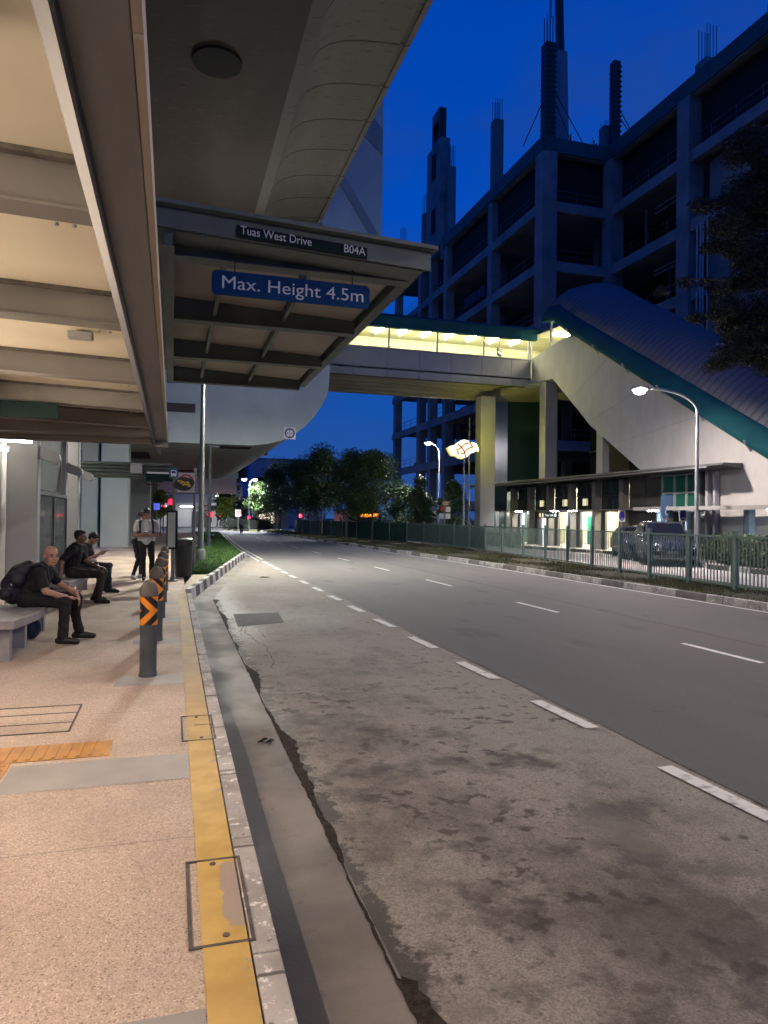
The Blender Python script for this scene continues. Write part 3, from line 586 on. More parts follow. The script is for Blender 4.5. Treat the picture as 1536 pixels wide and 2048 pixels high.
# fluorescent tubes
def tube_lamp(label, a, b_, r=.02, k='warm_tube', c=(1,.77,.57), f=1.0):
    t = thing('tube_lamp', label, 'lamp', a, 'tube lamps of the bus stop')
    a = Vector(a); b_ = Vector(b_); up = Vector((0,0,.045))
    MB().bar(a+up, b_+up, .09, .04).build('housing', WHITE, t); MB().tube([a, b_], r, 8).build('tube', glow(k, c, S_TUBE*f), t); return t
tube_lamp('lit fluorescent tube just under the far end of the shelter roof', (-2.9,10.95,2.625),(-1.9,10.95,2.605),.018,'end_tube',(1,.9,.75),.07)
tube_lamp('short end of a lit tube lamp lower beside the grey shelter column', (-2.72,10.4,2.50),(-2.26,11.2,2.50),.022,'end_tube')
for yy in (-3.2, -.9, 1.4, 3.7, 5.6): tube_lamp('lit fluorescent tube hung along the shelter back', (-1.95,yy,2.44),(-1.95,yy+1.2,2.44))
for yy in (13.2, 16.2): tube_lamp('lit tube under the covered way roof behind the columns', (-3.1,yy,3.2),(-3.1,yy+1.2,3.2), .02, 'cool_tube', (1,.9,.8))
# notice board
t = thing('notice_board', 'glazed notice board with papers between two shelter columns', 'notice board', (-2.0,13.6,0))
MB().box(-2.05,-2.0,12.0,15.0,.05,1.96).build('backing', BLK, t)
b = MB()
for q in ((12.0,12.06),(13.45,13.52),(14.94,15.0)): b.box(-2.0,-1.96,*q,.05,1.96)
b.box(-2.0,-1.96,12.06,14.94,1.9,1.96).box(-2.0,-1.96,12.06,14.94,.05,.1); b.build('frame', STEELD, t)
b = MB()
for y0, y1, z0, z1 in ((12.2,13.2,.9,1.75),(13.7,14.6,1.2,1.75),(13.8,14.4,.9,1.12),(12.3,12.9,.35,.8)): b.box(-1.998,-1.994,y0,y1,z0,z1)
b.build('paper', mat('grey_notice_paper', (.30,.29,.28), (.12,.12,.12), 3, .7), t)
MB().box(-1.985,-1.98,12.06,14.94,.1,1.9).build('glass', glass('board_glass', (.5,.55,.55), .25), t)
# green sign hung on a shelter beam
t = thing('bus_stop_name_panel', 'blank dark green panel hung under the shelter roof at left', 'sign', (-1.5,7.6,2.6))
MB().box(-2.2,-1.08,7.55,7.58,2.53,2.686).build('plate', DGRN, t); MB().box(-1.9,-1.88,7.555,7.575,2.686,2.70).box(-1.3,-1.28,7.555,7.575,2.686,2.70).build('hanger', STEELD, t)
# conduit beam across the end of the shelter
t = thing('conduit_run', 'dark green pipes and a junction box across the end of the shelter', 'pipes', (-1.1,18.5,2.7))
b = MB()
for z in (2.58,2.68,2.76,2.84): b.tube([(-2.2,18.5,z),(-.02,18.5,z)], .035, 8)
b.box(-2.2,-.02,18.54,18.58,2.5,2.9); b.build('pipe', STEELD, t, smooth=True)
MB().box(-1.0,-.72,18.38,18.46,2.62,2.86).build('junction_box', GRAYP, t, bevel=.01)
MB().tube([(-.74,18.42,2.62),(-.70,18.42,2.45),(-.6,18.42,2.36),(-.45,18.42,2.34),(-.3,18.42,2.34)], .02, 8).build('cable', BLK, t, smooth=True)
MB().tube([(-2.2,18.44,2.5),(-2.0,18.44,2.52),(-1.85,18.44,2.6)], .018, 8).build('cable', BLK, t, smooth=True)
MB().box(-.52,-.22,18.3,18.5,2.40,2.55).build('camera_box', BLK, t, bevel=.02)

# ------------------------------------------------------------------ road canopy with its signs
cp = thing('road_canopy', 'steel canopy with tapered beams reaching out over the bus bay', 'canopy', (0,14,0))
zt = lambda x: 5.41-.045*(x+.27)
def slab(x0, x1, y0, y1, d0, d1, name, m):
    vs = []
    for d in (d0, d1):
        for (x, y) in ((x0,y0),(x1,y0),(x1,y1),(x0,y1)): vs.append((x, y, zt(x)+d))
    return MB().add(vs, [(3,2,1,0),(4,5,6,7),(0,1,5,4),(1,2,6,5),(2,3,7,6),(3,0,4,7)]).build(name, m, cp)
slab(-.75,3.36,8.88,19.1,-.05,0,'roof_sheet',STEEL)
YC = [9.6,12.62,15.6,18.45]
for y0, y1 in zip(YC, YC[1:]):
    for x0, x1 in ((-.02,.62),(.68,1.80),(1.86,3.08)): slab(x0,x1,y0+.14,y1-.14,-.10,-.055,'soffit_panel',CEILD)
def tb(x0, x1, y, wd, zb, dtop, m, name, flange=True):
    b = MB(); vs = []
    for x in (x0, x1):
        vs += [(x,y-wd/2,zb),(x,y+wd/2,zb),(x,y+wd/2,zt(x)+dtop),(x,y-wd/2,zt(x)+dtop)]
    b.add(vs, [(0,1,2,3),(7,6,5,4),(1,0,4,5),(2,1,5,6),(3,2,6,7),(0,3,7,4)])
    if flange: b.box(x0,x1,y-.12,y+.12,zb-.02,zb+.004)
    return b.build(name, m, cp, bevel=.004)
for y in YC: tb(-.04,3.14,y,.10,4.95,-.055,STEEL,'beam')
slab(-.7,3.30,9.0,9.04,-.30,-.055,'front_fascia',STEEL); slab(-.7,3.2,9.05,9.5,-.315,-.28,'front_flange',STEEL)
MB().box(-.14,-.045,9.1,18.55,4.93,5.1).box(-.17,-.02,9.1,18.55,4.91,4.928).build('side_beam', STEEL, cp)
slab(3.14,3.30,9.06,18.6,-.22,-.055,'edge_beam',STEELD)
for y0, y1 in zip(YC, YC[1:]):
    for x in (.65, 1.83): MB().box(x-.03,x+.03,y0+.06,y1-.06,5.05,5.07).box(x-.008,x+.008,y0+.06,y1-.06,5.07,5.2).build('strut', STEEL, cp)
for y in (9.6,18.45): MB().box(-.72,-.5,y-.1,y+.1,3.84,5.3).build('post', STEEL, cp)
b = MB()
for x in (.3,1.55): b.box(x,x+.05,9.045,9.1,5.04,5.12)
b.build('fascia_clip', STEEL, cp)
t = thing('street_name_panel', 'narrow dark green panel reading Tuas West Drive B04A on the canopy fascia', 'sign', (1.55,8.98,5.1))
b = MB(); vs = []
for y in (8.965, 8.995):
    vs += [(.72,y,5.075),(2.40,y,4.99),(2.40,y,5.135),(.72,y,5.22)]
b.add(vs, [(0,1,2,3),(7,6,5,4),(0,4,5,1),(1,5,6,2),(2,6,7,3),(3,7,4,0)]).build('plate', DGRN, t)
text('lettering', 'Tuas West Drive', .765, 1.66, 5.115, .105, 8.962, LETT, t, slope=-.05)
text('lettering', 'B04A', 2.09, 2.375, 5.045, .105, 8.962, LETT, t, slope=-.05)
t = thing('max_height_sign', 'blue rounded sign reading Max. Height 4.5m hung below the canopy beam', 'sign', (1.5,9.3,4.6))
def rrect(x0, x1, z0, z1, r, n=6):
    p = []
    for cx, cz, a0 in ((x1-r,z0+r,-90),(x1-r,z1-r,0),(x0+r,z1-r,90),(x0+r,z0+r,180)):
        for k in range(n+1): a = R(a0+90*k/n); p.append((cx+r*math.cos(a), cz+r*math.sin(a)))
    return p
MB().prism(rrect(.44,2.53,4.435,4.745,.06),'y',9.29,9.32).build('plate', BLUE, t)
text('lettering', 'Max. Height 4.5m', .57, 2.44, 4.52, .165, 9.287, LETT, t)
MB().box(.72,.735,9.3,9.31,4.745,4.94).box(2.28,2.295,9.3,9.31,4.745,4.94).box(1.56,1.66,9.29,9.33,4.745,4.80).build('hanger', BLK, t)

# ------------------------------------------------------------------ footbridge
fb = thing('footbridge', 'covered footbridge with a lit glazed side crossing over the road', 'footbridge', (16,44,10))
xs = [8.03,10.6,12.75,14.9,17.05,19.2,21.35,22.78]
for x0, x1 in zip(xs, xs[1:]): MB().box(x0+.012,x1-.012,42.5,42.7,10.45,12.2).build('side_panel', CON2, fb)
MB().box(8.03,22.8,42.56,42.74,10.4,12.16).build('parapet_core', DGREY, fb)
MB().box(8.4,22.8,42.44,42.78,12.2,12.27).build('sill', GRAYP, fb)
b = MB()
for i in range(5): b.box(8.4,20.6-i*.15,42.8+i*.62,43.25+i*.62,10.38-i*.13,10.6)
b.box(8.4,21,42.75,46,10.48,10.6); b.build('soffit_beam', mat('bridge_soffit', (.34,.32,.26), (.28,.265,.21), .6, .7), fb)
MB().add([(20.4,45.9,9.82),(23.1,41.4,10.4),(26,45,10.35),(25,46,10.0),(20.4,45.9,10.5),(23.1,41.4,10.6),(26,45,10.55),(25,46,10.5)],[(0,1,2,3),(7,6,5,4),(0,4,5,1),(1,5,6,2),(2,6,7,3),(3,7,4,0)]).build('corner_soffit', MATS['bridge_soffit'], fb)
MB().box(8.4,29,46.0,46.2,10.4,14.1).build('rear_wall', CREAM, fb)
MB().box(8.4,29,42.5,46,10.9,11.0).build('deck', CON, fb)
MB().box(8.4,29,42.3,46.2,13.78,13.84).build('inner_ceiling', CREAM, fb)
b = MB().box(8.3,22.9,41.9,42.25,13.42,14.1).prism([(41.9,14.1),(42.3,14.35),(44.5,14.5),(46.4,14.35),(46.4,13.9),(41.95,13.86)],'x',8.3,23.3)
b.build('roof_fascia', TEAL, fb)
for x in (9.62,12.86,16.1,19.35,22.62): MB().box(x-.05,x+.05,42.52,42.62,12.27,13.8).build('mullion', GRAYP, fb)
for x0, x1 in ((9.7,12.8),(12.92,16.05),(16.15,19.3),(19.4,22.57)): MB().box(x0,x1,42.56,42.575,12.27,13.78).build('window', glass('bridge_glass', (.8,.85,.8), .07), fb)
BT = glow('bridge_tube', (1, .92, .62), S_BRIDGE)
for i in range(9):
    x = 9.4+i*1.62; MB().box(x-.04,x+.04,43.3,44.7,13.68,13.74).build('ceiling_tube', BT, fb)
t = thing('hanging_screen', 'small dark information screen hanging inside the lit footbridge', 'screen', (20.8,43.2,12.7))
MB().bar((20.55,43.0,12.78),(21.05,43.5,12.78),.08,.55).build('case', BLK, t); MB().bar((20.56,42.955,12.72),(21.02,43.415,12.72),.01,.12).build('display', glow('pale_screen', (.8,.9,1), 1.1), t)
MB().box(20.79,20.81,43.24,43.26,13.05,13.7).build('hanger', BLK, t)

# ------------------------------------------------------------------ covered stair coming down towards the camera
st = thing('covered_staircase', 'covered staircase with pale sloping wall and blue ribbed barrel roof', 'staircase', (25,32,0))
wall = [(42.5,10.6),(42.5,12.3),(39.9,12.62),(37.45,12.75),(22.8,4.12),(16.5,.45),(16.5,-.2),(23.6,-.2),(26.0,1.5),(30.5,3.95),(35.5,7.05),(39.74,10.5)]
MB().prism(wall,'x',22.8,23.15).build('near_wall', CONW, st)
b = MB()
for p, q in (((41.6,10.55),(41.6,12.4)),): b.bar((22.795,p[0],p[1]),(22.795,q[0],q[1]),.006,.01)
for f in (.25,.5,.75):
    b.bar((22.796,39.7-f*9,10.5-f*6.3),(22.796,37.4-f*14,12.6-f*8.3),.008,.012)
b.build('wall_joint', mat('wall_joint_line', (.26,.255,.25), None, rough=.8), st)
MB().prism([(p[0],p[1]) for p in wall],'x',29.2,29.5).build('far_wall', CONW, st)
MB().prism([(39.7,10.5),(35.5,7.05),(30.5,3.95),(26,1.5),(26,1.9),(30.5,4.4),(35.5,7.6),(39.7,10.9)],'x',23.15,29.2).build('stair_soffit', CON, st)
MB().box(23.1,29.2,38.6,42.5,10.5,10.7).build('landing', CON, st)
MB().box(22.72,22.82,39.84,39.96,12.6,14.15).box(22.72,22.82,42.42,42.55,12.3,14.0).build('mullion', GRAYP, st)
MB().box(29.0,29.18,38,46,10.6,14.1).build('inner_wall', CREAM, st)
MB().add([(22.85,38.3,13.6),(29,38.3,13.6),(29,42.3,13.79),(22.85,42.3,13.79)],[(0,1,2,3)]).build('inner_ceiling', CREAM, st)
for y in (38.9, 41.0): MB().box(23.6,25.4,y,y+.1,13.6,13.66).build('ceiling_tube', BT, st)
# stair eave: teal edge band and ribbed vault
sec = [(22.34,-.10),(22.40,.2),(22.52,.55),(22.75,.95)]
vau = [(22.75,.95),(23.4,1.6),(24.2,2.2),(25.1,2.5),(26.1,2.62),(27.1,2.5),(28.0,2.2),(28.8,1.75),(29.5,1.1),(29.8,.2)]
path = [(40.3,14.25),(38.9,14.0),(37.6,13.1),(17.0,1.05)]
def sweep(secn, name, m, steps=1):
    b = MB(); n = len(secn)
    for (y, z) in path: b.v += [(x, y, z+dz) for x, dz in secn]
    for i in range(len(path)-1):
        for k in range(n-1): b.f.append((i*n+k, i*n+k+1, (i+1)*n+k+1, (i+1)*n+k)); b.mi.append(0)
    o = b.build(name, m, st, smooth=True); sd = o.modifiers.new('thick', 'SOLIDIFY'); sd.thickness = .08; return o
sweep(sec, 'teal_edge', TEAL); sweep(vau, 'vault_roof', ROOFB)
b = MB(); b.v += [(x, 40.3, 14.25+dz) for x, dz in sec+vau[1:]]; b.f.append(tuple(range(len(b.v)))); b.mi.append(0); b.build('vault_end', TEAL, st)
b = MB()
for p, q in ((path[1], path[2]), (path[2], path[3])): b.bar((22.74,p[0],p[1]-.28),(22.74,q[0],q[1]-.28),.07,.07)
b.build('eave_rail', GRAYP, st)
for i in range(8):
    y = 37.4-i*2.75; z = 13.1-(37.6-y)*.585; MB().bar((22.76,y,z-.42),(22.2,y-.2,z-.02),.07,.05).build('eave_bracket', GRAYP, st)
MB().box(22.82,23.68,40.6,41.4,-.2,10.5).build('column', CON2, st, bevel=.03)
MB().box(22.9,23.35,34.4,35.0,-.2,7.0).build('column', CON2, st, bevel=.03)
MB().box(19.68,20.75,43.6,44.5,-.2,9.85).build('column', CON2, st, bevel=.03)
MB().box(25.6,27.1,37.8,39,-.2,9).build('column', TAN, st, bevel=.03)
MB().box(22.75,26.8,45.8,49.5,-.2,10.3).build('lift_shaft', TEALD, st)
gw = MB().box(28.3,28.4,28,44,3.4,10.2).build('glass_screen', DGLS, st)
b = MB()
for y in (30.5,33,35.5,38,40.5): b.box(28.2,28.3,y,y+.06,3.4,10)
b.box(28.2,28.3,28,44,6.4,6.46); b.build('screen_bar', DROOF, gw)
# ------------------------------------------------------------------ entrance pavilion
ep = thing('entrance_pavilion', 'low station entrance with dark oversailing roof and lit doorways', 'entrance', (24,37,0))
vs = []
for y, z, xo in ((23.6,3.95,21.3),(49.6,4.08,21.0)):
    vs += [(xo,y,z-.02),(xo,y,z+.06),(25.5,y+(1.5 if y < 30 else 0),z+.25),(25.5,y+(1.5 if y < 30 else 0),z-.25)]
MB().add(vs,[(0,1,2,3),(7,6,5,4),(0,4,5,1),(1,5,6,2),(2,6,7,3),(3,7,4,0)]).build('roof', DROOF, ep)
MB().box(21.3,21.36,24.5,49.2,3.86,3.925).build('roof_edge', mat('roof_edge_strip', (.2,.2,.205), None, rough=.4), ep)
for i, y in enumerate((31.9,34.4,36.9,39.4,41.9,44.3)):
    MB().box(22.35,22.75,y-.16,y+.16,-.05,3.75).build('fin', mat('grey_fin', (.13,.125,.12), (.10,.095,.09), 1, .5), ep, bevel=.01)
WPY = [29.0,31.9,34.4,36.9,39.4,41.9,44.3]
for i, (y0, y1) in enumerate(zip(WPY, WPY[1:])):
    MB().box(22.78,22.86,y0+.16,y1-.16,2.15,3.8).build('upper_glazing', DGLS if i else DWALL, ep)
    b = MB(); b.box(22.72,22.78,y0+.16,y1-.16,2.08,2.17).box(22.74,22.78,y0+.16,y1-.16,2.95,2.99); ym = (y0+y1)/2; b.box(22.74,22.78,ym-.02,ym+.02,2.15,3.75); b.build('glazing_bar', DWALL, ep)
lit = mat('lit_upper_pane', (.5,.46,.36), None, emit=(1,.85,.55), es=.75)
for y, wd in ((37.8,.5),(39.9,.35),(40.6,.5),(35.6,.5)): MB().box(22.755,22.772,y,y+wd,2.45,2.85).build('lit_pane', lit, ep)
# ground floor hall behind the openings
MB().box(27.2,27.4,29,50,-.05,3.9).build('rear_wall', CREAM, ep)
MB().box(22.9,27.2,29,50,3.55,3.6).build('hall_ceiling', CREAM, ep)
MB().box(22.9,27.2,28.95,29.1,-.05,3.9).build('end_wall', CREAM, ep)
b = MB()
for y0, y1 in ((31.7,32.3),(34.0,34.9),(36.5,37.2),(39.0,39.7),(41.6,42.2),(44.0,44.6),(29.0,30.2)): MB().box(22.86,23.0,y0,y1,-.05,2.15).build('front_wall', DWALL, ep)
MB().box(22.86,23.0,30.2,31.7,1.35,2.15).build('front_wall', DWALL, ep)
for y in (37.05, 40.55, 43.2): MB().box(22.6,22.78,y,y+.3,-.05,2.1).build('pale_post', mat('pale_blue_post', (.46,.53,.66), (.40,.47,.6), 1, .5), ep)
b = MB()
for y in (32.6,33.1,35.3,38.2,41.0): b.box(25.4,25.45,y,y+1.1,.1,1.0)
b.box(26.2,27.15,33,35.5,.0,1.25).box(26.5,27.15,40.2,41.5,0,1.9); b.build('hall_fitting', GGLS, ep)
HL = glow('hall_lamp', (1, .93, .72), S_HALL)
for y in (30.6,33.2,35.7,38.2,40.7,43.2,46.5): MB().box(24.6,25.1,y-.35,y+.35,3.48,3.54).build('ceiling_lamp', HL, ep)
OL = glow('outer_lamp', (.95, .97, 1), 110)
for y in (36.0, 38.0, 42.6, 47.6): MB().box(21.9,22.15,y-.25,y+.25,2.12,2.15).build('porch_lamp', OL, ep)
b = MB().box(22.0,22.36,43.9,50,2.16,2.22).box(21.9,22.9,29,44,2.16,2.2); b.build('porch_roof', DROOF, ep)
# open left bay
MB().box(23.4,23.5,44.6,46.9,2.3,3.1).build('green_pane', GGLS, ep); MB().box(23.4,23.5,44.6,46.9,-.05,.4).build('low_wall', DWALL, ep)
MB().box(23.6,23.7,46.9,48.2,-.05,3.2).build('cream_panel', mat('cream_panel_paint', (.7,.62,.34), (.64,.57,.3), 1, .6), ep)
MB().box(23.4,23.5,48.3,50,3.1,3.9).build('name_band', DWALL, ep)
for y in (45.0, 46.6, 48.2, 49.8): MB().box(22.3,22.5,y-.1,y+.1,-.05,2.2).build('porch_post', GRAYP, ep)
# corner window with silver mullions
cw = MB().box(22.62,22.66,26.4,28.9,2.12,3.78).build('corner_window', GGLS, ep)
b = MB()
for y in (26.4,27.2,28.0,28.85): b.box(22.54,22.62,y,y+.07,2.05,3.8)
for z in (2.05,2.9,3.74): b.box(22.55,22.615,26.4,28.92,z,z+.07)
b.build('window_frame', MULL, cw)
MB().box(22.66,25.5,26.3,29,2.1,3.85).build('corner_room', DWALL, ep)
MB().box(23.2,25.5,26.5,28.9,-.05,2.1).build('corner_base', DWALL, ep)
for y in (25.35, 25.8): MB().box(22.5,22.72,y,y+.14,-.05,3.8).build('corner_post', mat('pale_corner_post', (.42,.42,.46), (.36,.36,.4), 1, .5), ep)
for y in (26.0, 26.6): MB().box(22.1,22.3,y,y+.14,-.05,2.05).build('pale_post', MATS['pale_blue_post'], ep)
# lit name sign over the doorway
t = thing('station_name_sign', 'black lit sign with orange emblem over the middle station doorway', 'sign', (22.0,39.0,1.95))
MB().box(21.95,22.05,37.55,39.95,1.72,2.06).build('case', BLK, t)
def text_x(name, s, y0, y1, z0, cap, x, m, parent):   # lettering on a face that looks towards -X
    o = text(name, s, 0, 1, 0, cap, 0, m, None); me = o.data; off = parent_loc(parent)
    for v_ in me.vertices: xx, _, zz = v_.co; v_.co = (x-off.x, y0+(y1-y0)*xx-off.y, z0+zz-off.z)
    o.parent = parent; return o
text_x('lettering', 'Tuas Link', 39.0, 37.95, 1.83, .14, 21.94, glow('sign_letters', (1,1,1), 1.3), t)
MB().ball((21.95,39.6,1.89),(.02,.13,.13)).build('emblem', glow('sign_emblem', (1,.55,.08), 1.2), t)
MB().box(21.93,21.945,37.66,37.82,1.80,1.98).build('exit_mark', MATS['sign_letters'], t); MB().box(21.93,21.945,39.2,39.3,1.78,2.0).build('exit_mark', MATS['sign_letters'], t)
# walkway cover
wc = thing('walkway_cover', 'thin flat walkway cover on posts right of the station entrance', 'canopy', (22,21,0))
MB().box(20.6,22.4,15,28.4,2.14,2.22).build('roof', DROOF, wc)
b = MB().box(20.58,20.62,15,28.4,2.08,2.24); b.build('roof_edge', mat('grey_roof_edge', (.30,.29,.28), None, rough=.5), wc)
for y in (16.5,22.4,27.6): MB().box(21.5,21.8,y,y+.3,-.05,2.14).build('post', mat('dull_blue_post', (.16,.22,.28), (.13,.18,.23), 1, .5), wc)
for y in (27.4,20.6): MB().lathe([(.22,0),(.25,.03),(.2,.06)], (20.9,y,2.05), 16).build('cover_lamp', OL, wc)

# ------------------------------------------------------------------ building under construction
cb = thing('construction_building', 'unfinished concrete frame building of open floors behind the station', 'building', (45,60,0))
ZS = [3.7,9.4,15.2,21.0,26.85,32.7,38.25]
fp = [(34,61.4),(34,110),(62,110),(62,20),(41.2,20),(41.2,61.4)]
for i, z in enumerate(ZS):
    b = MB().prism(fp, 'z', z-.35, z)
    bt = 1.0
    b.box(33.955,34.55,61.44,110,z-bt,z-.36).box(34.01,41.17,61.36,61.95,z-bt,z-.361).box(41.155,41.75,20,61.28,z-bt,z-.362)
    for y in (73.3,87.5,97): b.box(34.6,60,y-.3,y+.3,z-.95,z-.36)
    b.build('floor_slab', RAW, cb)
for i, z in enumerate(ZS):
    if i == 6: MB().box(33.8,33.94,61.3,92,z-.9,z+.55).box(34,41.2,61.15,61.3,z-.9,z+.5).box(41.0,41.14,20,61.2,z-.9,z+.55).build('edge_formwork', mat('teal_formwork', (.035,.09,.10), (.03,.07,.08), .5, .7), cb)
def colm(x, y, z0, z1, wd=1.1, m=RAW): return MB().box(x-wd/2,x+wd/2,y-wd/2,y+wd/2,z0,z1).build('column', m, cb)
for y in (73.3,87.0,92.6,97.2,108.6): colm(34.47,y,-.3,38.19,1.1)
colm(34.6,61.9,-.3,37.34,1.56); colm(41.7,61.2,-.3,37.34,1.46); colm(41.7,50.2,-.3,37.34,1.5); colm(41.7,40.5,-.3,37.34,1.36); colm(41.7,30,-.3,37.34,1.36)
for y in (67,73.3,80,87): colm(44,y,-.3,32,.9)
for x, y in ((37,76.5),(38,79),(52,109),(44,109)): colm(x,y,-.3,32,.8)
MB().box(47.5,47.8,61.6,95,-.3,38).box(52,52.3,20,61.3,-.3,38).box(47.8,52,61.3,61.6,-.3,38).build('shade_wall', RAWD, cb)  # added near-black walls stand in for the shade deep inside the floors
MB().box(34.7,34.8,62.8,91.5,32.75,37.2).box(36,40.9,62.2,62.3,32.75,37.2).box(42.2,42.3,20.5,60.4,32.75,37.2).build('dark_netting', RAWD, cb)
MB().box(34.2,34.35,98,108,21.1,25.8).build('mesh_screen', mat('speckled_site_mesh', (.12,.14,.22), (.01,.012,.02), 6, .9, lo=.47, hi=.53, detail=2), cb)
MB().box(42.5,42.7,20,48.8,-.2,31.6).build('infill_wall', mat('grey_infill_wall', (.24,.235,.23), (.18,.175,.17), .2, .9), cb)
# lift core tower with openings
b = MB().box(33.6,34.4,88.2,93.6,38.2,52.5).box(34.4,34.9,88.2,88.9,38.2,52.5).box(34.4,34.9,92.9,93.6,38.2,52.5); b.build('lift_core', RAW, cb)
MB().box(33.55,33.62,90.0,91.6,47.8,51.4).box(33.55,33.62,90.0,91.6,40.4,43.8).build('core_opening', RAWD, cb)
MB().box(33.8,34.8,89.4,92.2,52.5,53.2).box(33.8,34.8,89.4,89.7,53.2,55.6).box(33.8,34.8,91.9,92.2,53.2,55.6).box(33.8,34.8,89.4,92.2,55.6,57.2).build('core_formwork', BLK, cb)
MB().box(33.7,34.2,87.8,88.2,36,50).build('core_pier', RAW, cb)
def proud(x, y, z1, reb, wd=.85):
    c = colm(x,y,38.3,z1,wd,mat('blue_grey_cast_column', (.22,.22,.23), (.17,.17,.18), .6, .85)); b = MB()
    for dx in (-.36,-.12,.12,.36):
        for dy in (-.36,.36): b.tube([(x+dx*wd,y+dy*wd,z1),(x+dx*wd,y+dy*wd,z1+reb)], .035, 5)
    b.build('rebar', mat('rusty_rebar', (.07,.05,.05), None, rough=.8), c)
for a in ((34.6,73.1,46.6,2.4,1.1),(34.6,86.8,47.8,2.8,.9),(34.6,96.6,45.6,2.8,1.0),(34.6,107.2,44.2,3.5,.9),(41.5,79,40.6,2.0,1.1),(41,93.5,40.4,1.8,1.2),(44.5,51.5,42.0,3.0,1.4),(41.6,62.4,41.4,.6,1.0),(45,44.5,41,1.5,1.2)): proud(*a)
def formcol(x, y, z1, wd, props, side):
    b = MB().box(x-wd/2,x+wd/2,y-wd/2,y+wd/2,38.3,z1); z = 38.8
    while z < z1-.2: b.box(x-wd/2-.03,x+wd/2+.03,y-wd/2-.03,y+wd/2+.03,z,z+.12); b.add([(x+wd/2,y-wd/2,z-.1),(x+wd/2+.2,y-wd/2,z+.07),(x+wd/2,y-wd/2,z+.24),(x+wd/2,y+wd/2,z-.1),(x+wd/2+.2,y+wd/2,z+.07),(x+wd/2,y+wd/2,z+.24)],[(0,1,2),(5,4,3),(0,3,4,1),(1,4,5,2)]); z += .5
    c = b.build('column_formwork', BLK, cb); b = MB()
    for dx, dy, h in props: b.tube([(x,y,38.3+h),(x+dx,y+dy,38.3)], .05, 6)
    b.build('push_prop', BLK, c); return c
f1 = formcol(34.7,61.9,48.2,1.0,((4.0,-.5,6.5),(-2.2,.8,5.5),(3.0,0,6)),1)
b = MB()
for dx in (-.3,0,.3):
    for dy in (-.3,.3): b.tube([(34.7+dx,61.9+dy,48.2),(34.7+dx,61.9+dy,50.9)], .05, 5)
b.build('rebar', MATS['rusty_rebar'], f1)
formcol(41.8,61.2,47.4,.75,((2.6,-1.0,5.2),(2.2,-1.4,4.2)),1)
b = MB()
for y in (47.3,47.8,48.1,48.5): b.tube([(41.05,y,9.5),(41.05,y,15)], .07, 6).tube([(41.05,y,16),(41.05,y,20.5)], .07, 6).tube([(41.05,y,21.3),(41.05,y,26)], .07, 6)
b.build('riser_pipe', mat('pale_pipe', (.5,.5,.52), None, rough=.5), cb)
b = MB()
for z in (24.6,30.4,30.9,25.0): b.box(43,43.06,50.6,56.5,z,z+.06)
b.build('light_strip', MATS['pale_pipe'], cb)  # pale bars without glow stand in for faint ceiling light strips
PIPE = mat('scaffold_pipe', (.16,.165,.18), (.10,.10,.11), 1, .6)
rs = random.Random(11)
for i, z in enumerate(ZS[1:6]):
    b = MB()
    for (xa, ya, xb, yb) in ((34.05,62.6,34.05,109),(34.6,61.5,41,61.5),(41.3,21,41.3,60.4)):
        n = int(max(abs(xb-xa), abs(yb-ya))/2.6)
        for k in range(n+1): f = k/n; x = xa+(xb-xa)*f; y = ya+(yb-ya)*f; b.tube([(x,y,z),(x,y,z+1.15)], .03, 5)
        for h in (.55, 1.1): b.tube([(xa,ya,z+h),(xb,yb,z+h)], .025, 5)
    b.build('edge_railing', PIPE, cb)
    b = MB()
    for k in range(16):
        x, y = rs.choice(((rs.uniform(35,46),rs.uniform(62.5,100)),(rs.uniform(42.5,51),rs.uniform(49,60)))); b.tube([(x,y,z),(x,y,z+4.7)], rs.choice((.05,.06,.12)), 6)
    for k in range(7):
        x, y = rs.uniform(35,40), rs.uniform(63,105); b.box(x,x+rs.uniform(.6,2),y,y+rs.uniform(.8,2.5),z,z+rs.uniform(.4,1.4))
    o = b.build('loose_props', PIPE, cb); o['kind'] = 'stuff'
b = MB()
for k in range(46):
    x, y = rs.choice(((rs.uniform(34.2,38),rs.uniform(63,108)),(rs.uniform(41.5,46),rs.uniform(24,60)),(rs.uniform(35,41),rs.uniform(61.6,63)))); b.tube([(x,y,38.2),(x+rs.uniform(-.1,.1),y,38.2+rs.uniform(.6,2.2))], rs.choice((.03,.04,.07)), 5)
o = b.build('starter_bars', MATS['rusty_rebar'], cb); o['kind'] = 'stuff'
b = MB()
for (y0, y1, z0) in ((74.5,80,27.2),(80.5,86.5,21.4),(63,72,15.6)):
    for k in range(12): yy = y0+(y1-y0)*k/12; b.add([(33.88+.12*math.sin(k*1.9),yy,z0),(33.88+.12*math.sin(k*1.9+1.9),yy+(y1-y0)/12,z0),(33.9,yy+(y1-y0)/12,z0+1.25),(33.9,yy,z0+1.25)],[(0,1,2,3)])
o = b.build('safety_net', mat('blue_site_net', (.03,.05,.09), (.02,.03,.05), 3, .9), cb); sd = o.modifiers.new('thick', 'SOLIDIFY'); sd.thickness = .02
# crane boom rising behind the corner
cr_ = thing('crane_boom', 'dark telescopic crane boom rising behind the formwork column', 'crane', (36.6,63,37))
MB().bar((37.0,63,37),(36.65,63,48.4),1.0,1.0).build('outer_boom', mat('grey_crane_paint', (.24,.26,.32), (.2,.22,.27), 1, .5), cr_); MB().bar((36.65,63,48.2),(36.0,63,66),.62,.62).build('inner_boom', BLK, cr_)
MB().tube([(34.9,62,60.5),(34.9,62,51)], .06, 6).tube([(35.05,62,60.5),(35.05,62,51)], .03, 6).build('cable', BLK, cr_); MB().box(34.6,35.3,61.8,62.3,57,58.4).build('hook_block', BLK, cr_, bevel=.05)
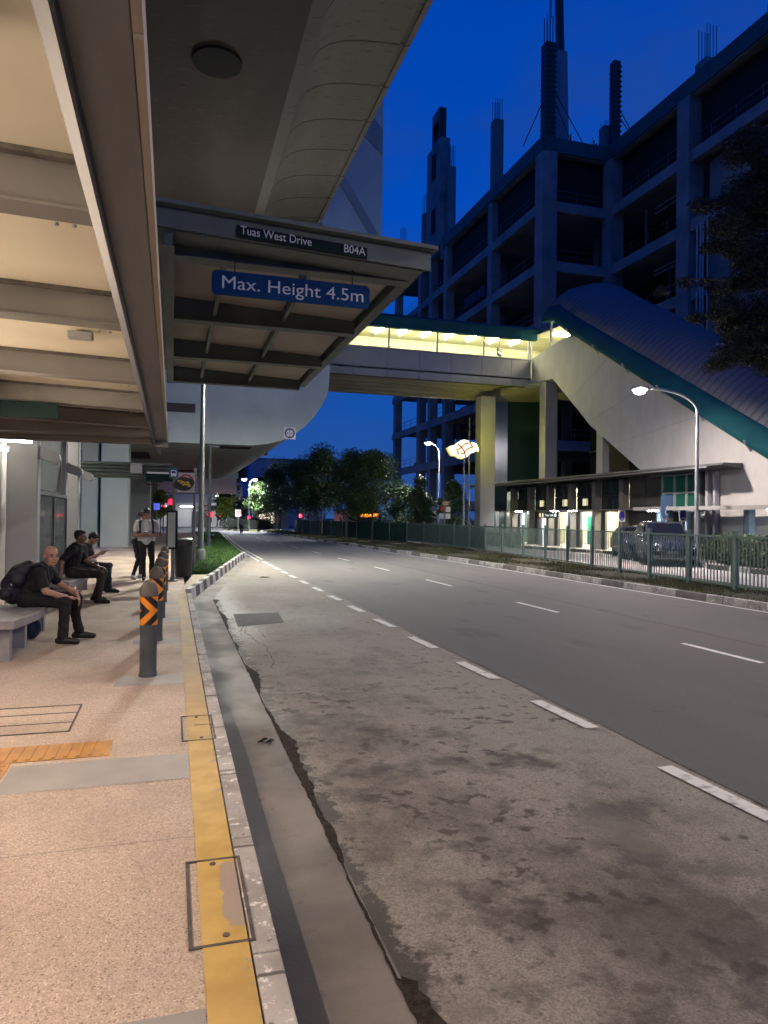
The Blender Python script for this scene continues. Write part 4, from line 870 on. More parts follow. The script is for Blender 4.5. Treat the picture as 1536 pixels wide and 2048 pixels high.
# small site lamps inside the frame
for lab, p in (('blue white site lamp glowing inside the ground floors of the unfinished building', (30.5,45,8.1)),('small blue site lamp beside the yellow lit column', (33.0,72,8.6))):
    t = thing('site_lamp', lab, 'lamp', p); MB().prism([(p[0]-.3,p[2]-.08),(p[0]+.3,p[2]-.08),(p[0]+.2,p[2]+.12),(p[0]-.2,p[2]+.12)],'y',p[1]-.7,p[1]+.7).build('housing', BLK, t)
    MB().box(p[0]-.25,p[0]+.25,p[1]-.6,p[1]+.6,p[2]-.11,p[2]-.085).build('lens', glow('site_lens', (.55,.75,1), 28), t)

# ------------------------------------------------------------------ street lamps and posts
def glare_mat(col):   # added glow ball standing in for the lamp's glare; lets the light through
    nm = 'lamp_glare_%g' % col[2]
    if nm in MATS: return MATS[nm]
    m = bpy.data.materials.new(nm); m.use_nodes = True; t = m.node_tree; n = t.nodes; n.remove(n['Principled BSDF'])
    tr = n.new('ShaderNodeBsdfTransparent'); em = n.new('ShaderNodeEmission'); ad = n.new('ShaderNodeAddShader'); em.inputs[0].default_value = (*col, 1); em.inputs[1].default_value = 9
    t.links.new(tr.outputs[0], ad.inputs[0]); t.links.new(em.outputs[0], ad.inputs[1]); t.links.new(ad.outputs[0], n['Material Output'].inputs[0]); MATS[nm] = m; return m
def street_lamp(label, x, y, H, tip, s=None, col=(1, .86, .70), zb=-.1, r=.085, m=GALV, k=1.0, two=False, group='street lamps'):
    t = thing('street_lamp', label, 'street lamp', (x,y,zb), group); tx, ty = tip
    pts = [(x,y,zb),(x,y,zb+.9),(x,y,H-.9)]; rr = [r*1.5,r,r*.7]
    for i in range(1, 9):
        a = math.pi/2*i/8; f = 1-math.cos(a); g_ = math.sin(a); pts.append((x+(tx-x)*f*.9, y+(ty-y)*f*.9, H-.9+.95*g_)); rr.append(r*.62)
    MB().tube(pts, rr, 12).build('pole', m, t, smooth=True)
    MB().lathe([(r*2.6,0),(r*2.6,.03),(r*1.6,.05),(r*1.6,.5),(r*1.2,.56)], (x,y,zb), 16).build('base', m, t, smooth=True)
    heads = [(tx,ty)]+([(2*x-tx,2*y-ty)] if two else [])
    for hx, hy in heads:
        d = Vector((hx-x, hy-y, 0)).normalized(); c = Vector((hx,hy,H+.06)); hd = MB().bar(c-d*.35, c+d*.35, .30, .12).build('lamp_head', m, t, bevel=.03)
        MB().bar(c-d*.22-Vector((0,0,.066)), c+d*.22-Vector((0,0,.066)), .25, .022).build('lens', glow('street_lens_%g_%g' % (k, col[2]), col, S_STREET*k*1.3), hd); MB().ball((c.x,c.y,c.z-.10),(.24,.24,.15),16).build('glare_ball', glare_mat(col), hd)
    return t
street_lamp('street lamp with curved arm and glowing head before the station entrance', 19.5,22.95,6.75,(17.5,23.8), k=1.3, col=(1,.86,.78))
street_lamp('tall grey lamp post standing in the grass next to the bus stop', .95,25.1,7.1,(2.6,25.1), m=POSTG, r=.10, k=2.0, col=(.97,.95,.84))
for lab, x, y, zt_ in (('dark post under the station edge further along the grass verge',1.80,37.2,5.1),('third dark post at the far end of the grass verge',1.85,66.0,5.2)):
    t = thing('dark_post', lab, 'post', (x,y,0)); MB().tube([(x,y,0),(x,y,zt_)], [.10,.07], 12).build('shaft', STEELD, t, smooth=True); MB().lathe([(.2,0),(.2,.03),(.13,.05),(.13,.4),(.1,.45)], (x,y,0), 14).build('base', STEELD, t, smooth=True); MB().box(x-.08,x+.45,y-.05,y+.05,zt_,zt_+.08).build('bracket', STEELD, t)
street_lamp('street lamp glowing in front of the unfinished building left end', 20.9,54.4,7.75,(19.9,54.4), k=1.6, col=(.95,.95,1))
street_lamp('far street lamp lighting the leafy tree on the traffic island', 8.6,84,5.9,(9.2,84), k=1.5, col=(.93,.96,1), two=True)
street_lamp('distant street lamp beside the yellow green tree', 6.4,108,5.6,(7.0,108), k=2.0, col=(.93,.96,1))
street_lamp('street lamp on the median behind the camera', 11.9,-6,8.5,(9.8,-6), k=1.25)
street_lamp('street lamp on the median beside the nearest traffic lane', 12.2,7.5,8.0,(10.6,7.2), k=.62)
# lit wave emblem on a pole
lg = thing('wave_emblem_sign', 'glowing white and yellow wave emblem on a tall pole before the station', 'sign', (17.45,41,0))
K = .00312
wv = [(190,370),(250,352),(300,340),(350,320),(390,285),(430,250),(465,232),(500,225),(540,230),(575,247),(610,275),(645,280),(680,272),(710,272),(745,300),(775,370),(800,440),(760,450),(720,460),(670,480),(620,510),(590,545),(560,570),(535,580),(510,580),(470,576),(430,568),(405,548),(380,530),(335,532),(290,530),(255,485),(222,430)]
ew = lambda p: (17.45+(p[0]-515)*K, 5.46-(p[1]-575)*K)
MB().prism([ew(p) for p in wv][::-1],'y',41.0,41.22).build('lit_face', glow('emblem_light', (1,.90,.52), S_LOGO), lg)
MB().prism([ew((p[0]-45,p[1]+28)) for p in wv][::-1],'y',41.25,41.40).build('rear_face', glow('emblem_back', (.75,.72,.08), .55), lg)
b = MB()
for ln in (((325,435),(380,420),(430,388),(480,335),(530,302),(590,298)),((415,505),(455,512),(495,490),(540,435),(590,398),(665,374)),((350,320),(395,345),(440,385),(490,455),(530,575)),((340,450),(385,528)),((610,275),(645,325),(682,375))):
    b.tube([(ew(p)[0],40.98,ew(p)[1]) for p in ln], .042, 6)
MB().prism([ew(p) for p in ((745,300),(775,370),(802,440),(812,436),(786,366),(756,296))],'y',41.02,41.2).build('lit_edge', glow('emblem_edge_light', (1,.93,.05), 420), lg)
b.build('emblem_line', mat('emblem_orange_line', (.5,.14,.01), None, emit=(.6,.15,.01), es=.25), lg)
MB().tube([(17.45,41.12,-.1),(17.45,41.12,5.5)], [.07,.05], 10).build('pole', GALV, lg, smooth=True)
t = thing('flag_pole', 'thin grey pole rising behind the wave emblem', 'pole', (19.9,46,0)); MB().tube([(19.9,46,0),(19.9,46,8.6)], [.07,.05], 8).build('shaft', GALV, t, smooth=True); MB().ball((19.9,46,8.63),.07).build('cap', GALV, t)
# small stacked information plates
t = thing('direction_plates', 'post with small orange and white plates beside the wave emblem pole', 'sign', (17.5,44.5,0))
MB().tube([(17.5,44.5,-.1),(17.5,44.5,2.75)], .06, 8).build('post', STEEL, t)
for x0, x1, z0, z1, m in ((17.35,17.75,2.5,2.75,mat('orange_plate', (.5,.28,.05), (.4,.35,.2), 9, .5)),(17.22,17.46,2.1,2.45,RED),(17.56,17.9,2.05,2.4,WHITE),(17.12,17.46,1.6,1.95,mat('pale_blue_plate', (.4,.55,.62), None, rough=.5)),(17.56,17.9,1.6,1.95,WHITE)): MB().box(x0,x1,44.43,44.46,z0,z1).build('plate', m, t)
# blue oval no-waiting signs
for lab, x, y, zc in (('white plate with blue oval on a post left of the black cars', 22.05,31.4,1.85),('white plate with blue oval on a post behind the nearest black car', 21.75,26.5,1.9)):
    t = thing('parking_sign', lab, 'sign', (x,y,0), 'blue oval parking signs'); MB().tube([(x,y,0),(x,y,2.1)], .035, 8).build('post', GALV, t)
    MB().box(x-.2,x+.2,y-.06,y-.045,zc-.3,zc+.3).build('plate', WHITE, t); b = MB().ball((x,y-.062,zc),(.165,.012,.25),24).build('oval', mat('deep_blue_oval', (.03,.03,.32), None, rough=.4), t)
    MB().box(x-.06,x+.06,y-.08,y-.075,zc-.17,zc-.13).build('small_mark', LETT, t)
t = thing('information_panel', 'tall blue panel with white wheelchair mark by the corner window', 'sign', (20.6,26.2,0))
MB().box(20.35,20.95,26.1,26.16,1.75,2.75).build('plate', mat('dull_blue_panel', (.05,.10,.18), (.04,.08,.15), 2, .5), t); MB().tube([(20.65,26.16,0),(20.65,26.16,2.7)], .05, 8).build('post', GALV, t)
b = ring(MB(), 20.65, 2.0, 26.09, .09, .12, 20); b.box(20.63,20.67,26.088,26.092,2.1,2.28); b.build('mark', mat('pale_blue_mark', (.4,.5,.6), None, rough=.5), t)

# ------------------------------------------------------------------ bus stop furniture
t = thing('bus_stop_pole', 'bus stop pole with blue bus sign, wave emblem and timetable board', 'bus stop', (.03,18.0,0))
MB().tube([(.03,18,0),(.03,18,2.72)], .045, 10).build('post', POSTG, t, smooth=True)
MB().lathe([(.13,0),(.13,.03),(.06,.05),(.06,.1)], (.03,18,0), 16).build('base', POSTG, t)
MB().box(-.13,.13,17.9,17.98,.78,1.72).build('timetable_case', DGRN, t, bevel=.01); MB().box(-.10,.075,17.89,17.898,.83,1.67).build('timetable', mat('pale_green_paper', (.36,.40,.36), (.32,.36,.32), 6, .6), t)
p = MB().prism(rrect(-.09,.13,2.50,2.76,.03),'y',17.94,17.96).build('bus_plate', mat('blue_bus_plate', (.02,.11,.20), None, rough=.4), t)
b = MB().prism(rrect(-.045,.085,2.555,2.70,.03),'y',17.932,17.938); b.box(-.04,-.015,17.932,17.938,2.535,2.555).box(.055,.08,17.932,17.938,2.535,2.555); b.build('bus_symbol', LETT, p)
MB().prism(rrect(-.025,.065,2.62,2.675,.01),'y',17.928,17.931).build('symbol_window', BLUE, p)
o = MB().prism([(.26+.24*math.cos(a)+.02*math.sin(3*a), 2.37+.17*math.sin(a)) for a in np.linspace(0, 2*math.pi, 28, endpoint=False)],'y',17.93,17.97).build('emblem_plate', BLK, t)
def wave(x0, x1, z, am, th, y):
    n = 14; up = [(x0+(x1-x0)*i/n, z+am*math.sin(i/n*6.28)) for i in range(n+1)]; return up+[(q[0]+.03, q[1]-th) for q in reversed(up)]
b = MB()
for i in range(3): b.prism(wave(.12+.06*i-.02,.36+.02*i,2.44-.045*i,.022,.03,0)[::-1],'y',17.922,17.927)
b.build('wave', YLW, o)
MB().box(-.62,.0,17.97,18.0,2.42,2.60).build('stop_name_plate', DGRN, t); MB().box(-.60,-.05,17.965,17.97,2.60,2.64).build('plate_edge', LETT, t)
# prohibition sign behind
t = thing('prohibition_sign', 'white square sign with red ring and slash behind the bus stop pole', 'sign', (.48,21.5,0))
MB().tube([(.62,21.5,0),(.62,21.5,3.0)], .04, 8).build('post', POSTG, t)
MB().box(.12,.62,21.42,21.45,2.27,2.84).build('plate', mat('dull_white_plate', (.5,.5,.49), (.44,.44,.43), 4, .5), t); b = ring(MB(), .37, 2.58, 21.41, .175, .22); b.build('red_ring', RED, t)
MB().bar((.245,21.411,2.455),(.495,21.411,2.705),.04,.006,(0,1,0)).build('slash', RED, t)
b = MB().box(.26,.48,21.412,21.416,2.46,2.53).box(.33,.38,21.412,21.416,2.53,2.66).box(.29,.42,21.412,21.416,2.53,2.58); b.build('silhouette', BLK, t)
# bin
t = thing('litter_bin', 'black green litter bin behind the bus stop timetable', 'bin', (.30,19.3,0))
MB().lathe([(.20,0),(.21,.03),(.245,.80),(.245,.82)], (.30,19.3,0), 28).build('body', mat('bin_black_green', (.022,.03,.027), (.016,.022,.02), 4, .5), t, smooth=True)
MB().lathe([(.255,.82),(.26,.86),(.25,.98),(.2,1.01),(.05,1.02)], (.30,19.3,0), 28).build('lid', mat('bin_lid_green', (.05,.065,.055), (.04,.05,.045), 3, .45), t, smooth=True)
MB().box(.38,.50,19.03,19.10,.82,.94).build('slot', BLK, t)
# bollards
def bollard(loc, label):
    t = thing('bollard', label, 'bollard', loc, 'bollards along the pavement edge'); lx, ly, _ = loc
    MB().lathe([(.088,0),(.088,.02),(.082,.05),(.082,.50),(.085,.51),(.085,.80),(.089,.805),(.089,.83),(.08,.88),(.055,.925),(.02,.94)], loc, 28).build('body', [BOLB], t, smooth=True)
    bnd = MB().lathe([(.0862,.515),(.0862,.795)], loc, 32).build('reflective_band', CHEV, t, smooth=True)
    MB().lathe([(.09,.803),(.091,.83),(.082,.882),(.057,.928),(.022,.944)], loc, 28).build('cap', BOLC, t, smooth=True); return t
b1 = bollard((-.21,7.44,0), 'nearest bollard with orange and black chevron band on the pavement')
for i, n in enumerate(('second bollard, half hidden behind the nearest one','middle one of the five bollards in line','fourth bollard from the front, before the bus stop pole','farthest small bollard beside the bus stop pole')):
    dup(b1, (-.18+.012*i, 9.52+2.1*i, 0), n)
t = thing('verge_stump', 'short dark marker post at the edge of the grass verge', 'post', (2.5,47,0)); MB().lathe([(.11,0),(.11,.5),(.09,.56),(.03,.6)], (2.5,47,0), 14).build('body', BLK, t, smooth=True); MB().lathe([(.112,.35),(.112,.42)], (2.5,47,0), 14).build('band', PAINT, t)
# benches
def bench(label, y0, y1, x0, x1):
    t = thing('bench', label, 'bench', (x0,(y0+y1)/2,0), 'stone benches under the shelter')
    MB().prism([(x0,y0),(x1-.13,y0),(x1,y0+.75),(x1,y1-.3),(x1-.1,y1),(x0,y1)],'z',.36,.455).build('seat', BENCH, t, bevel=.008)
    for y in (y0+.12,y0+.95,y1-.4): MB().box(x0+.08,x1-.19,y,y+.13,-.01,.36).build('leg', BENCH, t, bevel=.006)
bench('grey stone bench under the bald seated man', 8.38,11.0,-2.02,-1.47)
bench('further grey bench under the two seated men in dark shirts', 13.0,16.6,-2.0,-1.52)

# ------------------------------------------------------------------ green fence along the far kerb
ft = thing('green_railing', 'long green metal railing with upright bars along the far side', 'fence', (13.8,25,0))
FP = [(12.35,6),(12.75,13.7),(12.9,15.45),(13.1,17.3),(13.42,19.15),(13.62,21.0),(13.85,22.95),(14.05,24.9),(14.3,27.2),(14.5,29.6),(14.75,32),(14.95,34.4),(15.15,37),(15.3,39.6),(15.3,42.4),(15.1,45.2)]
p0 = Vector(FP[0]); p1 = Vector(FP[1]); FP = [tuple(p0+(p1-p0)*i/4) for i in range(4)]+FP[1:]
for p in FP: MB().box(p[0]-.045,p[0]+.045,p[1]-.045,p[1]+.045,-.12,1.36).box(p[0]-.052,p[0]+.052,p[1]-.052,p[1]+.052,1.36,1.39).build('post', FENCE, ft)
for p, q in zip(FP, FP[1:]):
    b = MB(); b.bar((*p,1.25),(*q,1.25),.05,.045).bar((*p,.10),(*q,.10),.04,.04)
    L = (Vector(q)-Vector(p)).length; n = int(L/.118)
    for i in range(1, n): f = i/n; x = p[0]+(q[0]-p[0])*f; y = p[1]+(q[1]-p[1])*f; b.box(x-.011,x+.011,y-.011,y+.011,.11,1.24)
    b.build('panel', FENCE, ft)
ht = thing('green_hoarding', 'dark green netted fence behind the roadside trees', 'fence', (13.5,60,0))
HP = [(15.1,45.2),(14.75,48),(14.3,51),(13.9,54),(13.6,57.5),(13.4,61),(13.2,65),(13.1,69),(13.0,73),(13.0,78)]
for p in HP: MB().box(p[0]-.05,p[0]+.05,p[1]-.05,p[1]+.05,-.2,1.35).build('post', FENCE, ht)
for p, q in zip(HP, HP[1:]): MB().bar((*p,.64),(*q,.64),.03,1.28).build('net_panel', NET, ht)
NET_THIN = glass('thin_green_net', (.012,.06,.038), .8); NET_THIN.node_tree.nodes['Principled BSDF'].inputs['Roughness'].default_value = .9
for p, q in zip(FP[13:], FP[14:]): MB().bar((p[0]+.06,p[1],.66),(q[0]+.06,q[1],.66),.015,1.1).build('net_panel', NET_THIN, ft)

# ------------------------------------------------------------------ vegetation
def hedge(label, pts, wd, h, z0, n, m, size=.11):
    t = thing('hedge', label, 'hedge', (*pts[0], z0)); C_ = []; Rr = []
    for p, q in zip(pts, pts[1:]):
        L = (Vector(q)-Vector(p)).length; k = max(2, int(L/.5))
        for i in range(k+1): f = i/k; C_.append((p[0]+(q[0]-p[0])*f, p[1]+(q[1]-p[1])*f, z0+h*.5+random.uniform(-.05,.05))); Rr.append((wd/2*random.uniform(.9,1.15),.5,h*.54))
    leaf_mesh('foliage', C_, Rr, n, size, m, t); b = MB()
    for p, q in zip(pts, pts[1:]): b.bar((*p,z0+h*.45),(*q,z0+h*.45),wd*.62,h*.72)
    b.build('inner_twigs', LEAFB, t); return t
hedge('clipped green hedge behind the railing at the right edge', [(20.9,23.6),(20.2,20.5),(19.4,17)], 1.5, 1.12, 0, 12000, LEAF2)
hedge('taller dark hedge behind the clipped one at the right edge', [(23.5,20.5),(22.6,17.5)], 1.4, 1.75, 0, 5000, LEAF)
hedge('dark hedge behind the railing left of the station doorways', [(19.2,37.5),(18.8,41),(18.3,46.5)], 1.2, 1.0, 0, 8000, LEAF)
hedge('small rounded bush near the base of the emblem pole', [(20.2,46.0),(20.4,47.0)], 1.2, 1.45, 0, 2000, LEAF)
def tree(name, label, x, y, z0, H, Rc, n, m, group=None, base=.38, size=.22, trunk=.10, lumps=22, droop=.0, seed=0, lean=(0,0)):
    rs = random.Random(seed or int(x*31+y*7)); t = thing(name, label, 'tree', (x,y,z0), group)
    b = MB(); top = z0+H*.8; tx, ty = x+lean[0], y+lean[1]
    b.tube([(x,y,z0-.1),(x+.03,y,z0+H*.2),(x+(tx-x)*.5,y+(ty-y)*.5,z0+H*.45),(tx,ty,top)], [trunk,trunk*.75,trunk*.55,trunk*.2], 8)
    C_ = []; Rr = []
    for i in range(lumps):
        a = i*2.4+rs.uniform(-.4,.4); f = rs.uniform(.15,1); zz = base+(1-base)*rs.random(); pr = math.sin(min(1,(zz-base)/(1-base)*1.05+.12)*math.pi)**.6
        c = (tx+Rc*.72*f*pr*math.cos(a), ty+Rc*.72*f*pr*math.sin(a), z0+H*(zz*.95)); C_.append(c); q = Rc*rs.uniform(.26,.46); Rr.append((q,q,q*.75))
        if i % 2 == 0: b.tube([(x+(tx-x)*.5,y+(ty-y)*.5,z0+H*rs.uniform(.3,.5)),((x+c[0])/2,(y+c[1])/2,(z0+H*.45+c[2])/2+.1),c], [trunk*.45,trunk*.3,trunk*.1], 6)
    b.build('trunk', BARK, t, smooth=True); leaf_mesh('crown', C_, Rr, n, size, m, t, droop=droop); return t
RW = 'young trees along the green fence'
tree('roadside_tree', 'nearest slim tree before the green hoarding, right of the row', 13.6,48.6,0,6.2,2.7,11000,LEAF2,RW,base=.36,size=.17)
tree('roadside_tree', 'tree with twin stems second from the right in the row', 11.95,49.6,0,6.3,2.7,11000,LEAF,RW,base=.42,size=.17,lean=(.5,.5))
tree('roadside_tree', 'pale trunked tree in the middle of the row before the hoarding', 12.4,60.5,0,7.3,3.0,11000,LEAF,RW,base=.34,size=.19)
tree('roadside_tree', 'thin tree behind the pale trunked one in the row', 13.0,63.5,0,7.9,3.1,11000,LEAF,RW,base=.36,size=.19)
tree('roadside_tree', 'tree near the far end of the roadside row, lower crown', 12.5,73,0,7.4,3.4,10000,LEAF,RW,base=.30,size=.21)
tree('roadside_tree', 'leaning tree at the far left end of the roadside row', 11.4,79,0,7.0,3.2,10000,LEAF2,RW,base=.28,size=.21,lean=(-.6,0))
BK = 'dark trees beyond the green fence'
for lab, x, y, H, Rc in (('tall dark tree with feathery top behind the row',16.8,67,9.2,3.0),('broad dark tree behind the middle of the row',15.2,82,9.0,3.6),('dark tree behind the left half of the row',13.4,92,9.3,3.8),('dark tree behind the right half of the row',18.6,62,7.6,2.7),
    ('low dark tree before the unfinished building, left of the emblem',18.6,52.5,5.1,1.7),('low dark tree directly behind the emblem pole',20.6,50.6,4.9,1.6),('dark low tree between the row and the unfinished building',19.0,57.5,4.6,2.1)):
    tree('dark_tree', lab, x, y, gz(x,y), H, Rc, 5200, LEAFB if 'tall' in lab or 'broad' in lab else LEAF, BK, base=.2, size=.22)
tree('island_tree', 'drooping leafy tree brightly lit by the far street lamp', 9.9,86.5,0,5.6,2.5,5000,LEAF2,None,base=.42,size=.4,droop=.8,lean=(.2,0))
tree('island_tree', 'yellow green tree lit by the distant lamp', 6.9,101,0,5.2,2.3,3500,LEAFY,None,base=.4,size=.4,droop=.3)
tree('island_tree', 'tall dark conical tree behind the far traffic island', 8.8,108,0,11.5,3.6,5000,LEAFB,None,base=.1,size=.4,droop=.4)
tree('palm_like_tree', 'small yellowish bush showing left of the timetable board', -.9,58,0,3.6,1.2,1800,LEAFY,None,base=.45,size=.22,trunk=.06,droop=.5)
hedge('dark hedge on the far traffic island', [(6.8,92),(11.5,92)], 2.5, 1.5, -.1, 4000, LEAF, .2)
hedge('dark hedge under the tree on the far island', [(9.0,88),(11.5,88)], 2.0, 1.5, -.1, 3000, LEAF, .2)
b = MB(); kerb_run(b, [(6.2,90),(7.6,84.5),(9.4,82.5),(12.5,83.5),(12.5,98)], .3, -.2, .06, 1.1, [0,1]); struct(b.build('kerb', [mat('yellow_kerb_paint', (.5,.45,.2), None, rough=.7), PAINTB]))
struct(MB().sheet([(6.4,90),(7.7,84.8),(9.4,82.8),(12.3,83.8),(12.3,98),(6.4,98)], .03).build('island_ground', SOIL))
# big tree whose branches hang in from the right
bt = thing('overhanging_tree', 'large dark tree whose leafy branches hang in at the right edge', 'tree', (18.6,16.5,0))
b = MB(); b.tube([(18.6,16.5,-.1),(18.4,16.5,2.9),(18.2,16.6,6),(18.0,16.7,9.5),(17.9,16.7,12.6)], [.28,.24,.2,.14,.06], 10); C_ = []; Rr = []; rs = random.Random(5)
spr = [((18.1,13.9,4.0),(16.2,15.2,5.3)),((18.1,13.9,5.4),(15.5,15.8,6.4)),((18.1,13.9,5.0),(15.9,15.3,5.05)),((18,14,6.6),(15.2,16.3,7.6)),((18,14,7.6),(15.9,15.9,8.6)),((18,14,8.8),(15.7,15.6,9.8)),((17.9,14,10),(16.4,15.0,11.2)),((18,14,6),(17.2,13.6,6.5)),((18,14,8),(17,13.5,8.6)),((18,14,5),(17.0,14.0,5.8)),((18,14,7),(16.4,14.6,7.6)),((18,14,9),(16.6,14.3,10.0)),((18,14,10),(17.4,15.6,12.4))]
for a, c in spr:
    a = Vector(a)+Vector((0,2.7,1.6)); c = Vector(c)+Vector((0,2.7,1.6)); mdp = (a+c)/2+Vector((0,0,.35)); b.tube([a,mdp,c+Vector((0,0,.15))], [.07,.045,.012], 6)
    for i in range(7):
        f = .35+.65*i/6; p = a.lerp(c, f)+Vector((rs.uniform(-.3,.3),rs.uniform(-.3,.3),rs.uniform(-.25,.35)+.3*math.sin(f*3.1))); C_.append(tuple(p)); q = rs.uniform(.2,.42)*(1.25-.45*f); Rr.append((q*1.25,q*1.25,q*.7))
for k in range(46):
    y = rs.uniform(17.2,20.0); f = rs.uniform(.885,1.02); z = rs.uniform(6.6,13.4); f += .05*abs(z-9.5)/4; C_.append((y*f,y,z)); q = rs.uniform(.35,.62); Rr.append((q*1.2,q*1.2,q*.8))
b.build('trunk', BARK, bt, smooth=True); leaf_mesh('crown', C_, Rr, 90000, .095, LEAFB, bt, droop=.35, aspect=.42)

# ------------------------------------------------------------------ vehicles
def loft(b, secs):   # secs: list of (y, [(x,z)...]) rings of equal length, mirrored in x by the caller
    n = len(secs[0][1]); o = len(b.v)
    for y, r_ in secs: b.v += [(x, y, z) for x, z in r_]
    for i in range(len(secs)-1):
        for k in range(n): b.f.append((o+i*n+k, o+i*n+(k+1)%n, o+(i+1)*n+(k+1)%n, o+(i+1)*n+k)); b.mi.append(b.m)
    b.f.append(tuple(o+k for k in reversed(range(n)))); e = o+(len(secs)-1)*n; b.f.append(tuple(e+k for k in range(n))); b.mi += [b.m]*2
def mir(h): return h+[(-x, z) for x, z in reversed(h)]
def car(label, x, y, rz, tall):
    t = thing('parked_car', label, 'car', (0,0,0), 'cars waiting in the drop-off bay'); H = 1.70 if tall else 1.46
    b = MB(); lo = lambda w_, zb, zs, ztop, wt: mir([(w_*.55,zb),(w_*.94,zb+.03),(w_,zb+.22),(w_,zs-.18),(w_*.955,zs),(wt,ztop-.02),(wt*.6,ztop)])
    s_ = [(-2.25,lo(.72,.34,.62,.66,.60)),(-2.18,lo(.80,.24,.72,.80,.70)),(-1.95,lo(.88,.2,.82,.92,.76)),(-1.2,lo(.905,.2,.94,1.05,.78)),(-.95,lo(.91,.2,.98,1.12,.76)),(-.25,lo(.91,.2,1.0,H-.06,.66)),(.1,lo(.91,.2,1.0,H,.66)),(1.1,lo(.91,.2,1.0,H,.66)),(1.9,lo(.90,.2,1.0,H-.1,.63)),(2.2,lo(.86,.24,.98,1.12,.70)),(2.28,lo(.78,.34,.8,.9,.62))]
    loft(b, s_); b.build('body', CAR, t, smooth=True)
    hw = H-.10
    MB().add([(-.72,-.935,1.075),(.72,-.935,1.075),(.60,-.30,hw),(-.60,-.30,hw),(-.72,-.99,1.10),(.72,-.99,1.10),(.60,-.355,hw+.025),(-.60,-.355,hw+.025)],[(0,1,2,3),(7,6,5,4),(0,4,5,1),(1,5,6,2),(2,6,7,3),(3,7,4,0)]).build('windscreen', CARG, t)
    for sx in (-1,1):
        MB().add([(sx*.885,-.75,1.03),(sx*.885,1.7,1.03),(sx*.69,1.55,H-.12),(sx*.69,-.15,H-.12),(sx*.90,-.75,1.035),(sx*.90,1.7,1.035),(sx*.705,1.55,H-.11),(sx*.705,-.15,H-.11)],[(0,1,2,3),(7,6,5,4),(0,4,5,1),(1,5,6,2),(2,6,7,3),(3,7,4,0)]).build('side_window', CARG, t)
        MB().add([(sx*.42,-2.245,.70),(sx*.82,-2.12,.74),(sx*.84,-2.02,.86),(sx*.45,-2.22,.80),(sx*.42,-2.15,.70),(sx*.80,-2.0,.74),(sx*.82,-1.92,.86),(sx*.45,-2.1,.80)],[(0,1,2,3),(7,6,5,4),(0,4,5,1),(1,5,6,2),(2,6,7,3),(3,7,4,0)]).build('headlight', mat('headlight_lens', (.5,.52,.56), None, rough=.1, spec=1), t)
        MB().ball((sx*1.0,-.62,1.08),(.11,.07,.08),12).build('wing_mirror', CAR, t, smooth=True)
        for y_ in (-1.38,1.35):
            wl = MB(); o_ = [(.33,-.1),(.33,.1),(.20,.11),(.20,-.11)]; n = 24; st0 = len(wl.v)
            for k in range(n):
                a = 2*math.pi*k/n
                for r_, dx in ((.21,.10),(.325,.10),(.335,.06),(.335,-.10),(.21,-.10)): wl.v.append((sx*(.80+dx), y_+r_*math.cos(a), .335+r_*math.sin(a)))
            for k in range(n):
                for j in range(4): wl.f.append((st0+k*5+j, st0+k*5+j+1, st0+((k+1)%n)*5+j+1, st0+((k+1)%n)*5+j)); wl.mi.append(0)
            wo = wl.build('wheel', TYRE, t, smooth=True); rm = MB()
            for k in range(5): a = 2*math.pi*k/5; rm.bar((sx*.885,y_,.335),(sx*.885,y_+.2*math.cos(a),.335+.2*math.sin(a)),.02,.06,(1,0,0))
            rm.build('rim', CHR, wo)
    MB().box(-.42,.42,-2.262,-2.23,.42,.60).build('lower_grille', BLK, t); b = MB()
    for z in (.68,.72,.76): b.box(-.40,.40,-2.258,-2.235,z,z+.016)
    b.build('grille_bar', CHR, t); MB().box(-.20,.20,-2.275,-2.262,.50,.60).build('number_plate', mat('plate_black', (.03,.03,.03), (.3,.3,.3), 30, .5), t); MB().box(-.55,.55,-2.27,-2.24,.30,.335).build('bumper_trim', CHR, t)
    MB().ball((0,-2.25,.72),(.05,.02,.04),12).build('badge', CHR, t)
    t.location = (x,y,-.1); t.rotation_euler = (0,0,rz); return t
car('nearest black people carrier parked facing the camera behind the railing', 19.0,24.3,R(-28),True)
car('second black car parked behind the people carrier', 20.75,28.3,R(-26),False)
bs = thing('bus', 'dark bus with lit orange destination display behind the hoarding', 'bus', (19.3,70,-1.05))
z0 = -1.05
MB().prism(rrect(18.05,20.55,z0+.3,z0+3.6,.2),'y',70,81).build('body', mat('maroon_bus_paint', (.06,.02,.03), None, rough=.35), bs, smooth=True)
MB().box(18.2,20.4,69.96,70.0,z0+1.2,z0+2.62).build('windscreen', mat('bus_windscreen', (.02,.03,.04), (.07,.10,.13), 1.2, .1), bs)
MB().box(18.35,20.25,69.93,69.97,z0+2.72,z0+3.08).build('destination_display', mat('bus_led', (.1,.03,0), None, emit=(1,.20,.01), es=2.2), bs)
b = MB()
for i, wd in enumerate((.12,.08,.10,.12,.06,.10)): b.box(18.55+i*.27,18.55+i*.27+wd,69.915,69.93,z0+2.82,z0+2.98)
b.build('display_letters', glow('led_letters', (1,.7,.1), 2.5), bs)
MB().box(18.4,19.25,69.95,69.99,z0+3.2,z0+3.55).box(19.4,20.2,69.95,69.99,z0+3.2,z0+3.55).build('upper_window', mat('lit_blue_window', (.1,.2,.25), (.02,.04,.05), 2.2, .2, emit=None), bs)
for x in (18.4, 20.0):
    MB().ball((x+.1,69.96,z0+.75),(.14,.04,.1),10).build('headlight', glow('bus_headlight', (.8,.85,1), 3), bs)
    for y in (72.2, 78.5): MB().tube([(x-.05,y,z0+.48),(x+.25,y,z0+.48)], .48, 20).build('wheel', TYRE, bs)
